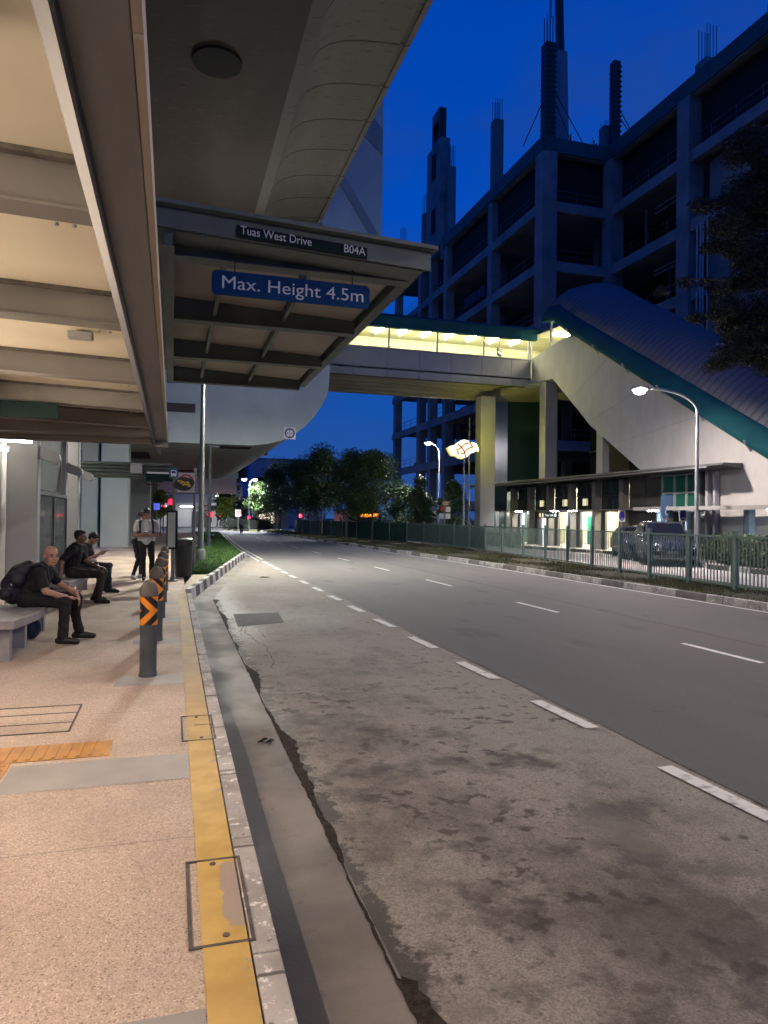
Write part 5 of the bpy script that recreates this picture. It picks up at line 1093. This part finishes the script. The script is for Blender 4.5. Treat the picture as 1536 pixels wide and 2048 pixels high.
MB().box(18.9,19.3,69.94,69.96,z0+1.3,z0+1.8).build('violet_lamp', glow('violet_light', (.3,.15,1), 1.2), bs)
# far traffic signals
def signal(label, x, y, z, c=(1,.0,.025)):
    t = thing('traffic_signal', label, 'traffic light', (x,y,-.1), 'red traffic signals at the junction'); MB().tube([(x,y,-.1),(x,y,z+.6)], .06, 8).build('pole', BLK, t)
    MB().box(x-.17,x+.17,y-.22,y-.07,z-.75,z+.3).build('head', BLK, t, bevel=.03); MB().ball((x,y-.23,z),(.25,.06,.25),14).build('red_lens', glow('red_signal', c, 7), t)  # lens made oversized to stand in for the signal's red glare
    for k in (1,2): MB().ball((x,y-.225,z-.27*k),(.09,.02,.09),12).build('dark_lens', RAWD, t)
    return t
signal('red traffic signal above the timetable board', -.12,62,2.72); signal('red traffic signal right of the tall lamp post', 3.25,66,1.72)
signal('small red signal further left beside the timetable', -.85,74,2.35); signal('distant small red signal beside the yellow green tree', 7.1,112,1.7)
signal('pair of red signal heads seen through the roadside trees', 15.3,88,1.75); signal('red signal low by the far side road', 10.6,104,1.4)
# no-turn and speed signs
t = thing('no_turn_sign', 'pale square no-turn sign on the far traffic island', 'sign', (7.75,88.5,0)); MB().tube([(7.75,88.5,-.1),(7.75,88.5,2.4)], .05, 8).build('post', GALV, t); MB().box(7.4,8.1,88.42,88.45,1.55,2.4).build('plate', mat('pale_sign_plate', (.5,.45,.4), None, rough=.6), t)
b = ring(MB(), 7.75, 1.98, 88.41, .22, .30, 24); b.build('ring', RED, t); MB().box(7.7,7.8,88.405,88.415,1.82,2.1).box(7.6,7.75,88.405,88.415,2.06,2.14).build('arrow', BLK, t)
t = thing('speed_sign', 'white sign with red ring beside the tall lamp post', 'sign', (2.6,58,0)); MB().tube([(2.6,58,-.1),(2.6,58,2.6)], .05, 8).build('post', GALV, t); MB().box(2.25,2.85,57.92,57.95,1.85,2.55).build('plate', WHITE, t); ring(MB(), 2.55, 2.2, 57.91, .17, .25, 24).build('ring', RED, t)
t = thing('blue_direction_sign', 'small lit blue sign above the standing person', 'sign', (-1.05,52,0)); MB().tube([(-1.05,52,0),(-1.05,52,2.2)], .04, 8).build('post', GALV, t); MB().box(-1.25,-.85,51.92,51.95,1.98,2.42).build('plate', glow('blue_sign_light', (.03,.06,.9), .8), t); MB().box(-1.12,-.98,51.905,51.915,2.12,2.22).build('arrow', LETT, t)
# far buildings
t = thing('warehouse', 'low grey building with bright forecourt wall beyond the junction', 'building', (0,118,0))
MB().box(-16,11,118,130,3.6,6.8).build('upper_wall', mat('far_grey_wall', (.24,.23,.25), (.2,.19,.21), .2, .8), t); MB().box(-16,11,116,118,3.3,3.62).build('eave', GRAYP, t)
MB().box(-16,11,119,130,-.2,3.6).build('lower_wall', mat('far_pale_wall', (.55,.53,.5), (.47,.45,.43), .2, .8), t); [MB().box(x0,x1,118.9,119,-.2,2.3).build('gate', mat('dark_gate', (.06,.065,.07), None, rough=.6), t) for x0, x1 in ((3.0,6.0),(-9,-4.5))]
for x in (-3, 1.2): MB().box(x,x+2.2,117.4,117.5,3.0,3.06).build('forecourt_lamp', glow('forecourt_lamp_light', (.85,.9,1), 40), t)
t = thing('flyover', 'reddish flyover span over the far junction', 'flyover', (0,100,5)); MB().box(-40,8.2,97,101,4.6,6.6).build('span', mat('reddish_flyover', (.30,.20,.18), (.25,.17,.15), .3, .8), t); MB().box(-40,8.4,96.9,97,6.6,7.4).build('parapet', RAW, t)
MB().box(-6,-4.5,98,100,-.2,4.6).build('pier', RAW, t)
t = thing('far_block', 'pale factory block with dark strip windows beyond the trees', 'building', (22,150,0))
MB().box(15.5,30,150,170,-.2,13.6).build('wall', mat('far_white_wall', (.34,.36,.44), (.30,.32,.39), .1, .8), t); MB().box(20,24.5,149.9,150,11.7,12.8).box(16.5,19.6,149.9,150,9.0,9.9).build('window', RAWD, t); MB().box(15.3,30.2,149.8,170,13.6,13.85).build('roof_edge', RAW, t)
t = thing('lit_shop_front', 'low lit kiosk glimpsed through the roadside trees', 'kiosk', (13.2,108,0)); MB().box(12,17,108,112,-.2,3).build('wall', mat('kiosk_wall', (.4,.34,.3), None, rough=.7), t); MB().box(12.4,14.8,107.9,108,.6,2.2).build('window', glow('kiosk_light', (1,.78,.55), 1.2), t); MB().box(11.8,17.2,107.2,112,3,3.15).build('roof', DROOF, t)
t = thing('far_car', 'distant car with bright lamps turning at the far junction', 'car', (10.3,97,-.1)); b = MB(); loft(b, [(95,mir([(.7,.2),(.85,.3),(.85,.8),(.6,.9)])),(96,mir([(.7,.2),(.9,.3),(.85,.95),(.6,1.4)])),(98,mir([(.7,.2),(.9,.3),(.85,.95),(.6,1.45)])),(99,mir([(.7,.2),(.85,.3),(.85,.9),(.6,1.0)]))]); b.v = [(x+10.6, y, z-.1) for x, y, z in b.v]; b.build('body', CAR, t, smooth=True)
for x in (10.05,11.15): MB().ball((x,94.96,.55),(.14,.05,.1),10).build('headlight', glow('car_headlight', (1,.9,.8), 9), t)
for x in (9.85,11.35):
    for y in (95.8,98.2): MB().box(x-.1,x+.1,y-.32,y+.32,-.12,.5).build('wheel', TYRE, t, bevel=.12)

# ------------------------------------------------------------------ people
def V3(p): return np.array(p, float)
class Figure:
    """A body grown as one continuous skin over tapered limbs; each face takes the cloth of the limb under it."""
    def __init__(s): s.p = []
    def cap(s, a, b, ra, rb, t): s.p.append(('c', V3(a), V3(b), ra, rb, t)); return s
    def ell(s, c, r, t, rot=None): s.p.append(('e', V3(c), V3(r), np.array(rot if rot is not None else np.eye(3), float), 0, t)); return s
    def chain(s, pts, rr, t):
        for i in range(len(pts)-1): s.cap(pts[i], pts[i+1], rr[i], rr[i+1], t)
        return s
    def sdf(s, P_):
        out = []
        for q in s.p:
            if q[0] == 'c':
                ab = q[2]-q[1]; L = ab@ab+1e-12; h = np.clip(((P_-q[1])@ab)/L, 0, 1); out.append(np.linalg.norm(P_-q[1]-h[:,None]*ab, axis=1)-(q[3]+(q[4]-q[3])*h))
            else:
                l = (P_-q[1])@q[3]; k = np.linalg.norm(l/q[2], axis=1); out.append((k-1)*q[2].min())
        return np.stack(out, 1)
    def mesh(s, name, mats, parent, voxel=.008, smooth=4):
        b = MB()
        for q in s.p:
            if q[0] == 'c':
                d = q[2]-q[1]; L = np.linalg.norm(d); d = d/(L+1e-9); pts = []; rr = []
                for i in range(5): a = math.pi/2*(1-i/4.5) ; pts.append(q[1]-d*q[3]*math.sin(a)); rr.append(max(q[3]*math.cos(a), .0006))
                for i in range(5): a = math.pi/2*(i+.5)/4.5; pts.append(q[2]+d*q[4]*math.sin(a)); rr.append(max(q[4]*math.cos(a), .0006))
                b.tube(pts, rr, 12)
            else:
                o = len(b.v); b.ball((0,0,0), tuple(q[2]), 16)
                for i in range(o, len(b.v)): b.v[i] = tuple(q[3]@np.array(b.v[i])+q[1])
        tmp = b.build(name, [SKIN]); rm = tmp.modifiers.new('r', 'REMESH'); rm.mode = 'VOXEL'; rm.voxel_size = voxel
        sm = tmp.modifiers.new('s', 'SMOOTH'); sm.factor = .5; sm.iterations = smooth
        bpy.context.view_layer.update(); me = bpy.data.meshes.new_from_object(tmp.evaluated_get(bpy.context.evaluated_depsgraph_get())); bpy.data.objects.remove(tmp)
        n = len(me.vertices); co = np.empty(n*3); me.vertices.foreach_get('co', co); co = co.reshape(-1, 3)
        F = len(me.polygons); ce = np.empty(F*3); me.polygons.foreach_get('center', ce); ce = ce.reshape(-1, 3)
        tags = [q[5] for q in s.p]; keys = list(mats); me.materials.clear()
        for k in keys: me.materials.append(mats[k])
        idx = np.array([keys.index(t) for t in tags])[s.sdf(ce).argmin(1)].astype(np.int32)
        me.polygons.foreach_set('material_index', idx); me.polygons.foreach_set('use_smooth', [True]*F)
        cloth = [i for i, k_ in enumerate(keys) if k_ in ('shirt','pants')]
        if cloth:
            from mathutils import noise as mn
            lp = np.empty(len(me.loops), np.int32); me.loops.foreach_get('vertex_index', lp); ls = np.empty(F, np.int32); me.polygons.foreach_get('loop_total', ls)
            vm = np.zeros(n, bool); vm[lp[np.repeat(np.isin(idx, cloth), ls)]] = True; no = np.empty(n*3); me.vertices.foreach_get('normal', no); no = no.reshape(-1, 3)
            for i in np.nonzero(vm)[0]:
                p = Vector(co[i]); q_ = Vector((p.x*9+p.z*7, p.y*9-p.z*5, p.z*11+p.x*4)); co[i] += no[i]*(.010*(mn.noise(q_)) + .005*(1-2*abs(mn.noise(q_*2.1))))
        off = np.array(parent_loc(parent)); me.vertices.foreach_set('co', (co-off).ravel()); me.update()
        ob = bpy.data.objects.new(name, me); COL.objects.link(ob); ob.parent = parent; return ob
def basis(fwd, up=(0,0,1)):   # columns: right, forward, up
    f = V3(fwd); f /= np.linalg.norm(f); r_ = np.cross(f, V3(up)); r_ /= np.linalg.norm(r_); u = np.cross(r_, f); return np.stack([r_, f, u], 1)
def head(F, c, fwd, up=(0,0,1), hair=True, k=1.0, parent=None, skin='skin', long_=False):
    B = basis(fwd, up); c = V3(c); at = lambda x, y, z: c+B@V3((x*k,y*k,z*k))
    F.ell(at(0,-.012,.035),(.077*k,.095*k,.085*k),skin,B).ell(at(0,.03,-.03),(.062*k,.064*k,.085*k),skin,B).ell(at(0,.052,-.082),(.034*k,.03*k,.026*k),skin,B)
    F.cap(at(0,.088,.012),at(0,.113,-.026),.009*k,.014*k,skin).cap(at(-.03,.082,.026),at(.03,.082,.026),.012*k,.012*k,skin)
    for sx in (-1,1): F.ell(at(sx*.078,-.008,-.008),(.012*k,.020*k,.032*k),skin,B).ell(at(sx*.042,.062,-.02),(.024*k,.022*k,.024*k),skin,B)
    F.cap(at(-.018,.086,-.058),at(.018,.086,-.058),.0085*k,.0085*k,'lip')
    F.cap(at(0,-.02,-.06),at(0,-.045,-.13),.052*k,.055*k,skin)
    return at, B
def eyes(at, parent, hair_m=None, brow=True):
    b = MB()
    for sx in (-1,1): b.ball(tuple(at(sx*.031,.088,.008)), .0105, 10)
    b.build('eyes', EYE, parent); b = MB()
    for sx in (-1,1): b.tube([tuple(at(sx*.016,.097,.030)),tuple(at(sx*.034,.094,.034)),tuple(at(sx*.052,.080,.028))], .005, 6)
    b.build('eyebrows', HAIR, parent)
def hand(F, w_, d, nrm, curl=.6, k=1.0, side=1, skin='skin'):   # wrist, pointing direction, palm normal; four fingers and a thumb
    w_ = V3(w_); d = V3(d); d /= np.linalg.norm(d); nrm = V3(nrm); nrm = nrm-d*(nrm@d); nrm /= np.linalg.norm(nrm); sd = np.cross(d, nrm)*side
    for j, o in enumerate((-.027,-.009,.009,.027)): F.cap(w_+sd*o*.6*k, w_+d*.082*k+sd*o*k, .014*k, .0125*k, skin)
    for j, (o, L) in enumerate(zip((-.030,-.010,.010,.029),(.062,.078,.084,.072))):
        a = w_+d*.085*k+sd*o*k; c = curl*(.8+.12*j); d1 = d*math.cos(c*.6)+nrm*math.sin(c*.6); d2 = d*math.cos(c*1.5)+nrm*math.sin(c*1.5); m_ = a+d1*L*.5*k; e_ = m_+d2*L*.5*k
        F.cap(a, m_, .0095*k, .0085*k, skin).cap(m_, e_, .0085*k, .007*k, skin)
    a = w_+d*.025*k+sd*.03*k; m_ = a+(d*.7+sd*.65+nrm*.2)*.042*k; F.cap(a, m_, .013*k, .0105*k, skin).cap(m_, m_+(d*.85+sd*.2+nrm*.35)*.034*k, .0105*k, .008*k, skin)
def shoe(F, ank, d, t='shoe', sole=0.0):
    a = V3(ank); d = V3(d); d[2] = 0; d /= np.linalg.norm(d); z = sole+.035
    F.cap((*(a-d*.05)[:2], z+.01),(*(a+d*.08)[:2], z+.008),.042,.044,t).cap((*(a+d*.08)[:2], z+.008),(*(a+d*.175)[:2], z-.004),.044,.034,t).cap(a,(*(a)[:2], z+.02),.045,.047,t)
def hair_mesh(at, B, parent, k=1.0, thick=.012, long_=False):
    H_ = Figure(); H_.ell(at(0,-.026,.052),((.077+thick)*k,(.088+thick)*k,(.074+thick)*k),'hair',B); H_.ell(at(0,.035,.088),(.06*k,.048*k,.03*k),'hair',B)
    H_.ell(at(0,-.06,.0),(.07*k,.05*k,.055*k),'hair',B)
    if long_: H_.ell(at(0,-.105,-.01),(.045*k,.05*k,.06*k),'hair',B)
    return H_.mesh('hair', {'hair': HAIR}, parent, .009, 2)

# --- bald man with a backpack, nearest on the bench
t = thing('person', 'bald seated man in black with backpack, arms resting on his knees', 'person', (-1.7,9.7,0)); F = Figure()
F.chain([(-1.70,9.72,.56),(-1.66,9.70,.68),(-1.58,9.69,.80),(-1.52,9.68,.90)],[.145,.140,.150,.115],'shirt').cap((-1.55,9.52,.865),(-1.50,9.86,.865),.078,.078,'shirt')
F.cap((-1.70,9.62,.545),(-1.70,9.82,.545),.125,.125,'pants').cap((-1.505,9.68,.92),(-1.47,9.66,.97),.062,.054,'skin')
for hp, kn, an, tt in (((-1.66,9.60,.54),(-1.25,9.52,.515),(-1.27,9.50,.09),0),((-1.66,9.82,.54),(-1.16,9.86,.53),(-1.13,9.90,.09),1)):
    F.cap(hp, kn, .098, .070, 'pants').cap(kn, (kn[0]-.02+.01, kn[1], .30), .068, .060, 'pants').cap((kn[0]-.01, kn[1], .30), (an[0], an[1], .10), .060, .058, 'pants'); shoe(F, an, (1,-.15+.2*tt,0))
F.chain([(-1.53,9.50,.865),(-1.49,9.44,.735)],[.072,.064],'shirt').chain([(-1.485,9.435,.72),(-1.455,9.42,.655),(-1.25,9.555,.575)],[.048,.042,.030],'skin'); hand(F,(-1.24,9.56,.572),(.9,.35,-.12),(0,0,-1),.35,1.0,-1)
F.chain([(-1.49,9.88,.865),(-1.42,9.95,.755)],[.072,.064],'shirt').chain([(-1.415,9.955,.745),(-1.37,9.97,.69),(-1.165,9.80,.60)],[.048,.043,.031],'skin'); hand(F,(-1.152,9.788,.592),(.38,-.12,-.95),(-.9,0,-.3),.45,1.0,1)
at, B = head(F, (-1.435,9.63,1.075), (.56,-.83,-.10), (.05,-.02,1), k=1.06)
F.mesh('body', {'skin':SKIN,'shirt':SHB,'pants':mat('black_trousers', (.012,.010,.010), (.007,.006,.006), 9, .85, .25, 14),'shoe':SHOE,'lip':LIPS}, t, .0065, 3); eyes(at, t)
MB().tube([(-1.205+.033*math.cos(a)*.8, 9.835+.033*math.sin(a)*.7, .615+.018*math.cos(a)) for a in np.linspace(0, 2*math.pi, 14)], .010, 6).build('watch', BLK, t)
p = thing('backpack', 'dark navy backpack worn on the bald man', 'backpack', (-1.85,9.66,.75)); F = Figure()
F.chain([(-1.86,9.70,.60),(-1.87,9.69,.72),(-1.79,9.68,.86),(-1.70,9.68,.94)],[.125,.14,.125,.085],'n').cap((-1.93,9.60,.62),(-1.93,9.76,.62),.085,.085,'n').cap((-1.80,9.60,.80),(-1.80,9.76,.80),.11,.11,'n').mesh('bag', {'n':NAVY}, p, .01, 4)
for y in (9.575, 9.79): MB().tube([(-1.68,y,.95),(-1.56,y,.985),(-1.47,y,.93),(-1.45,y-.0,.80),(-1.52,y-.02,.66)], [.018,.022,.022,.018,.012], 8).build('strap', NAVY, p, smooth=True)
MB().bar((-1.865,9.535,.74),(-1.79,9.545,.735),.012,.02).build('logo_patch', LETT, p); MB().bar((-1.80,9.55,.86),(-1.76,9.55,.85),.012,.03).build('clip', GALV, p)
bgp = thing('blue_plastic_bag', 'dark blue plastic bag under the bench behind the bald man', 'bag', (-1.75,10.0,0)); F = Figure(); F.ell((-1.72,10.05,.14),(.13,.11,.15),'b').ell((-1.68,10.0,.26),(.07,.06,.07),'b').mesh('bag_body', {'b':mat('blue_plastic', (.02,.05,.11), (.01,.02,.05), 8, .3, .6, 12)}, bgp, .01, 2)
MB().tube([(-1.70,10.0,.32),(-1.67,10.0,.37),(-1.63,10.0,.32)], .008, 6).build('handle', MATS['blue_plastic'], bgp)
# --- second seated man, dark shirt, upright
t = thing('person', 'seated man in black shirt and brown trousers, looking away in shade', 'person', (-1.7,13.95,0)); F = Figure()
F.chain([(-1.72,13.98,.56),(-1.73,13.97,.72),(-1.70,13.95,.90),(-1.66,13.94,1.0)],[.135,.125,.15,.10],'shirt').cap((-1.70,13.76,.965),(-1.65,14.14,.965),.075,.075,'shirt').cap((-1.71,13.88,.545),(-1.71,14.08,.545),.115,.115,'pants').cap((-1.65,13.94,1.02),(-1.62,13.93,1.09),.056,.052,'skin')
for hp, kn, an in (((-1.66,13.86,.54),(-1.22,13.72,.52),(-1.25,13.72,.09)),((-1.66,14.08,.54),(-1.19,14.10,.525),(-1.34,14.12,.09))): F.cap(hp,kn,.095,.068,'pants').cap(kn,an,.068,.055,'pants'); shoe(F,an,(1,-.2,0))
F.chain([(-1.71,13.74,.955),(-1.84,13.66,.80)],[.07,.06],'shirt').chain([(-1.845,13.655,.79),(-1.87,13.62,.73),(-1.86,13.52,.49)],[.047,.042,.03],'skin'); hand(F,(-1.86,13.515,.485),(.2,-.5,-.3),(0,0,-1),.2,1,1)
F.chain([(-1.64,14.15,.955),(-1.55,14.2,.80)],[.07,.058],'shirt').chain([(-1.545,14.2,.79),(-1.5,14.2,.72),(-1.30,14.08,.64)],[.046,.042,.03],'skin'); hand(F,(-1.29,14.075,.637),(.95,-.2,-.15),(0,0,-1),.5,1,1)
at, B = head(F, (-1.585,13.915,1.185), (.9,-.25,-.05)); F.mesh('body', {'skin':SKIND,'shirt':SHB,'pants':TRB,'shoe':SHOE,'lip':LIPS}, t, .009, 3); hair_mesh(at, B, t); eyes(at, t)
# --- third seated man bent over his phone
t = thing('person', 'seated man in charcoal shirt and jeans bent over his phone', 'person', (-1.75,15.7,0)); F = Figure()
F.chain([(-1.80,15.72,.56),(-1.79,15.71,.70),(-1.72,15.70,.86),(-1.66,15.69,.95)],[.135,.13,.145,.10],'shirt').cap((-1.71,15.52,.91),(-1.66,15.88,.91),.072,.072,'shirt').cap((-1.79,15.62,.545),(-1.79,15.82,.545),.115,.115,'pants').cap((-1.65,15.69,.97),(-1.60,15.68,1.02),.056,.05,'skin')
for hp, kn, an in (((-1.74,15.62,.54),(-1.25,15.56,.53),(-1.22,15.54,.09)),((-1.74,15.84,.54),(-1.25,15.88,.53),(-1.30,15.9,.09))): F.cap(hp,kn,.095,.07,'pants').cap(kn,an,.068,.058,'pants'); shoe(F,an,(1,-.1,0))
F.chain([(-1.70,15.50,.90),(-1.68,15.45,.76)],[.07,.06],'shirt').chain([(-1.675,15.445,.75),(-1.65,15.44,.68),(-1.42,15.56,.80)],[.046,.042,.03],'skin'); hand(F,(-1.41,15.565,.805),(.9,.2,.2),(-.2,.7,.6),.7,1,-1)
F.chain([(-1.65,15.89,.90),(-1.6,15.93,.76)],[.07,.06],'shirt').chain([(-1.595,15.93,.75),(-1.57,15.93,.69),(-1.42,15.72,.80)],[.046,.042,.03],'skin'); hand(F,(-1.41,15.71,.805),(.9,-.2,.2),(-.2,-.7,.6),.7,1,1)
at, B = head(F, (-1.545,15.66,1.10), (.82,-.18,-.5), (.4,0,.9)); F.mesh('body', {'skin':SKIN,'shirt':SHG,'pants':JEAN,'shoe':SHOE,'lip':LIPS}, t, .009, 3); hair_mesh(at, B, t, thick=.016); eyes(at, t)
ph = thing('phone', 'phone held in both hands by the man in jeans', 'phone', (-1.3,15.63,.83)); MB().bar((-1.37,15.64,.80),(-1.23,15.63,.88),.075,.012).build('case', BLK, ph, bevel=.003); MB().bar((-1.365,15.64,.811),(-1.235,15.63,.885),.066,.004).build('screen', SCR, ph)
wb = thing('white_bag', 'white paper bag on the lap of the man in jeans', 'bag', (-1.58,15.58,.68)); MB().box(-1.68,-1.48,15.45,15.66,.635,.70).build('bag_body', SHW, wb, bevel=.03); MB().tube([(-1.5,15.48,.69),(-1.44,15.46,.66),(-1.40,15.46,.5)], .006, 6).build('cord', SHW, wb)
# --- walking man in a white tee with both hands on his phone
t = thing('person', 'standing man in white t-shirt looking down at the phone in his hands', 'person', (-.62,18.4,0)); F = Figure()
ox, oy = -.60, 18.45
q = lambda x, y, z: (ox+x, oy+y, z)
F.chain([q(0,.02,.98),q(0,.03,1.12),q(0,.02,1.30),q(0,.02,1.42)],[.148,.142,.150,.095],'shirt').cap(q(-.10,.02,1.02),q(.10,.02,1.02),.105,.105,'shirt').cap(q(-.19,.02,1.40),q(.19,.02,1.40),.066,.066,'shirt').cap(q(-.1,0,1.28),q(.1,0,1.28),.12,.12,'shirt').cap(q(-.085,.02,.92),q(.085,.02,.92),.11,.11,'pants').cap(q(0,.02,1.46),q(0,-.01,1.54),.055,.05,'skin')
for hp, kn, an in ((q(-.09,.02,.90),q(-.07,-.06,.50),q(-.05,.02,.09)),(q(.10,.02,.90),q(.13,-.01,.50),q(.12,.10,.09))): F.cap(hp,kn,.098,.068,'pants').cap(kn,an,.064,.048,'pants'); shoe(F,an,(0,-1,0),'shoe')
for sx in (-1,1):
    F.chain([q(sx*.215,.02,1.39),q(sx*.245,.0,1.22)],[.073,.072],'shirt').chain([q(sx*.245,.0,1.20),q(sx*.25,-.02,1.10),q(sx*.05,-.23,1.12)],[.047,.042,.03],'skin'); hand(F,q(sx*.045,-.235,1.122),(-sx*.6,-.7,.15),(-sx*.3,.2,.9),.7,1,sx)
at, B = head(F, q(0,-.03,1.625), (0,-.85,-.5), (0,-.4,.9)); F.mesh('body', {'skin':SKINM,'shirt':SHW,'pants':SHB,'shoe':SHOE,'lip':LIPS}, t, .009, 3); hair_mesh(at, B, t, thick=.014); eyes(at, t)
bp_ = thing('backpack', 'black backpack on the man in the white t-shirt', 'backpack', q(0,.2,1.2)); F = Figure(); F.chain([q(0,.24,1.0),q(0,.25,1.2),q(0,.21,1.38)],[.13,.14,.11],'n').cap(q(-.1,.23,1.02),q(.1,.23,1.02),.09,.09,'n').mesh('bag', {'n':SHB}, bp_, .012, 3)
for sx in (-1,1): MB().tube([q(sx*.13,.16,1.43),q(sx*.135,.05,1.485),q(sx*.14,-.07,1.46),q(sx*.15,-.145,1.32),q(sx*.155,-.13,1.16),q(sx*.17,.03,1.06)], [.024,.028,.028,.024,.018,.014], 8).build('strap', SHB, bp_, smooth=True)
ph = thing('phone', 'dark phone held by the man in the white t-shirt', 'phone', q(0,-.3,1.15)); MB().bar(q(0,-.27,1.13),q(0,-.36,1.19),.075,.012).build('case', BLK, ph, bevel=.003); MB().bar(q(0,-.268,1.141),q(0,-.355,1.199),.066,.004).build('screen', SCR, ph)
# --- woman behind him with a phone at her ear
t = thing('person', 'standing woman in grey shirt with a hand raised to her head, pale shoes', 'person', (-.86,18.95,0)); F = Figure(); ox, oy = -.86, 18.95
F.chain([q(0,0,.96),q(0,.01,1.1),q(.02,0,1.25),q(.04,0,1.36)],[.125,.115,.125,.085],'shirt').cap(q(.0,-.14,1.33),q(.05,.16,1.33),.058,.058,'shirt').cap(q(0,-.07,.92),q(0,.07,.92),.108,.108,'pants').cap(q(.05,0,1.39),q(.09,-.01,1.46),.046,.043,'skin')
for hp, kn, an in ((q(0,-.08,.88),q(.06,-.14,.49),q(-.06,-.22,.09)),(q(.02,.08,.88),q(.12,.10,.5),q(.10,.16,.09))): F.cap(hp,kn,.092,.062,'pants').cap(kn,an,.058,.042,'pants'); shoe(F,an,(.35,-.9,0),'shoe2')
F.chain([q(.0,-.17,1.33),q(.02,-.2,1.18)],[.06,.055],'shirt').chain([q(.02,-.2,1.17),q(.04,-.2,1.10),q(.14,-.2,.90)],[.04,.036,.026],'skin'); hand(F,q(.142,-.2,.895),(.3,0,-.95),(.2,1,0),.6,.92,1)
F.chain([q(.05,.18,1.33),q(.18,.16,1.28)],[.058,.052],'shirt').chain([q(.19,.155,1.28),q(.25,.13,1.28),q(.22,-.02,1.50)],[.038,.034,.025],'skin'); hand(F,q(.218,-.025,1.507),(-.35,-.35,.85),(-1,0,0),.4,.92,1)
at, B = head(F, q(.12,-.03,1.545), (.6,-.75,-.3), (.25,-.1,.95), k=.95); F.mesh('body', {'skin':SKIN,'shirt':SHGR,'pants':mat('navy_trousers', (.012,.013,.022), None, rough=.85),'shoe2':SHOEW,'lip':LIPS}, t, .009, 3); hair_mesh(at, B, t, .95, .02, True); eyes(at, t)
ph = thing('phone', 'small phone in the lowered hand of the woman in grey', 'phone', q(.19,-.2,.79)); MB().bar(q(.17,-.18,.84),q(.20,-.18,.72),.06,.012,(1,0,0)).build('case', BLK, ph, bevel=.003); MB().bar(q(.17,-.19,.835),q(.20,-.19,.725),.054,.003,(1,0,0)).build('screen', SCR, ph)
# --- distant walker crossing the far road
t = thing('person', 'distant walker in white shirt and dark trousers carrying a pale bag', 'person', (6.75,73.5,-.15)); F = Figure(); ox, oy = 6.75, 73.5
F.chain([q(0,0,.82),q(0,.02,1.0),q(0,.02,1.26)],[.15,.15,.13],'shirt').cap(q(-.17,0,1.22),q(.17,0,1.22),.07,.07,'shirt').cap(q(0,0,1.28),q(0,0,1.38),.055,.05,'skin')
for hp, kn, an in ((q(-.09,0,.78),q(-.08,-.08,.38),q(-.06,-.02,-.06)),(q(.09,0,.78),q(.1,.06,.38),q(.12,.22,-.06))): F.cap(hp,kn,.10,.07,'pants').cap(kn,an,.065,.05,'pants'); shoe(F,an,(.1,1,0),'shoe',-.15)
for sx in (-1,1): F.chain([q(sx*.2,0,1.2),q(sx*.26,.02,1.02)],[.065,.055],'shirt').chain([q(sx*.26,.02,1.0),q(sx*.28,.06,.72)],[.042,.03],'skin'); hand(F,q(sx*.28,.06,.715),(0,.15,-1),(-sx,0,0),.5,1,sx)
at, B = head(F, q(0,.02,1.46), (.1,1,-.05)); F.mesh('body', {'skin':SKINM,'shirt':SHW,'pants':SHB,'shoe':SHOE,'lip':LIPS}, t, .012, 3); hair_mesh(at, B, t)
bgp = thing('carrier_bag', 'pale carrier bag in the hand of the distant walker', 'bag', q(.42,.08,.3)); MB().prism([(ox+.30,.28),(ox+.62,.28),(ox+.52,.56),(ox+.34,.56)],'y',oy+.04,oy+.16).build('bag_body', SHW, bgp, bevel=.02); MB().tube([q(.34,.1,.55),q(.31,.08,.63),q(.28,.07,.64)], .01, 6).build('handle', SHW, bgp)
# small debris on the road
for lab, x, y, r_ in (('small dark fallen leaves lying in the gutter near the camera',.72,5.55,.05),('dark dried leaf lying on the bus bay road',2.55,20.5,.11)):
    t = thing('fallen_leaf', lab, 'leaf', (x,y,-.14)); b = MB()
    for k in range(4):
        a = k*1.7; cx, cy = x+r_*math.cos(a)*.8, y+r_*math.sin(a)*.8; b.add([(cx-r_*.6,cy,-.142),(cx,cy-r_*.35,-.125),(cx+r_*.6,cy,-.138),(cx,cy+r_*.35,-.13)],[(0,1,2,3)])
    o = b.build('blade', mat('dry_dark_leaf', (.02,.015,.01), None, rough=.8), t); sd = o.modifiers.new('thick', 'SOLIDIFY'); sd.thickness = .004
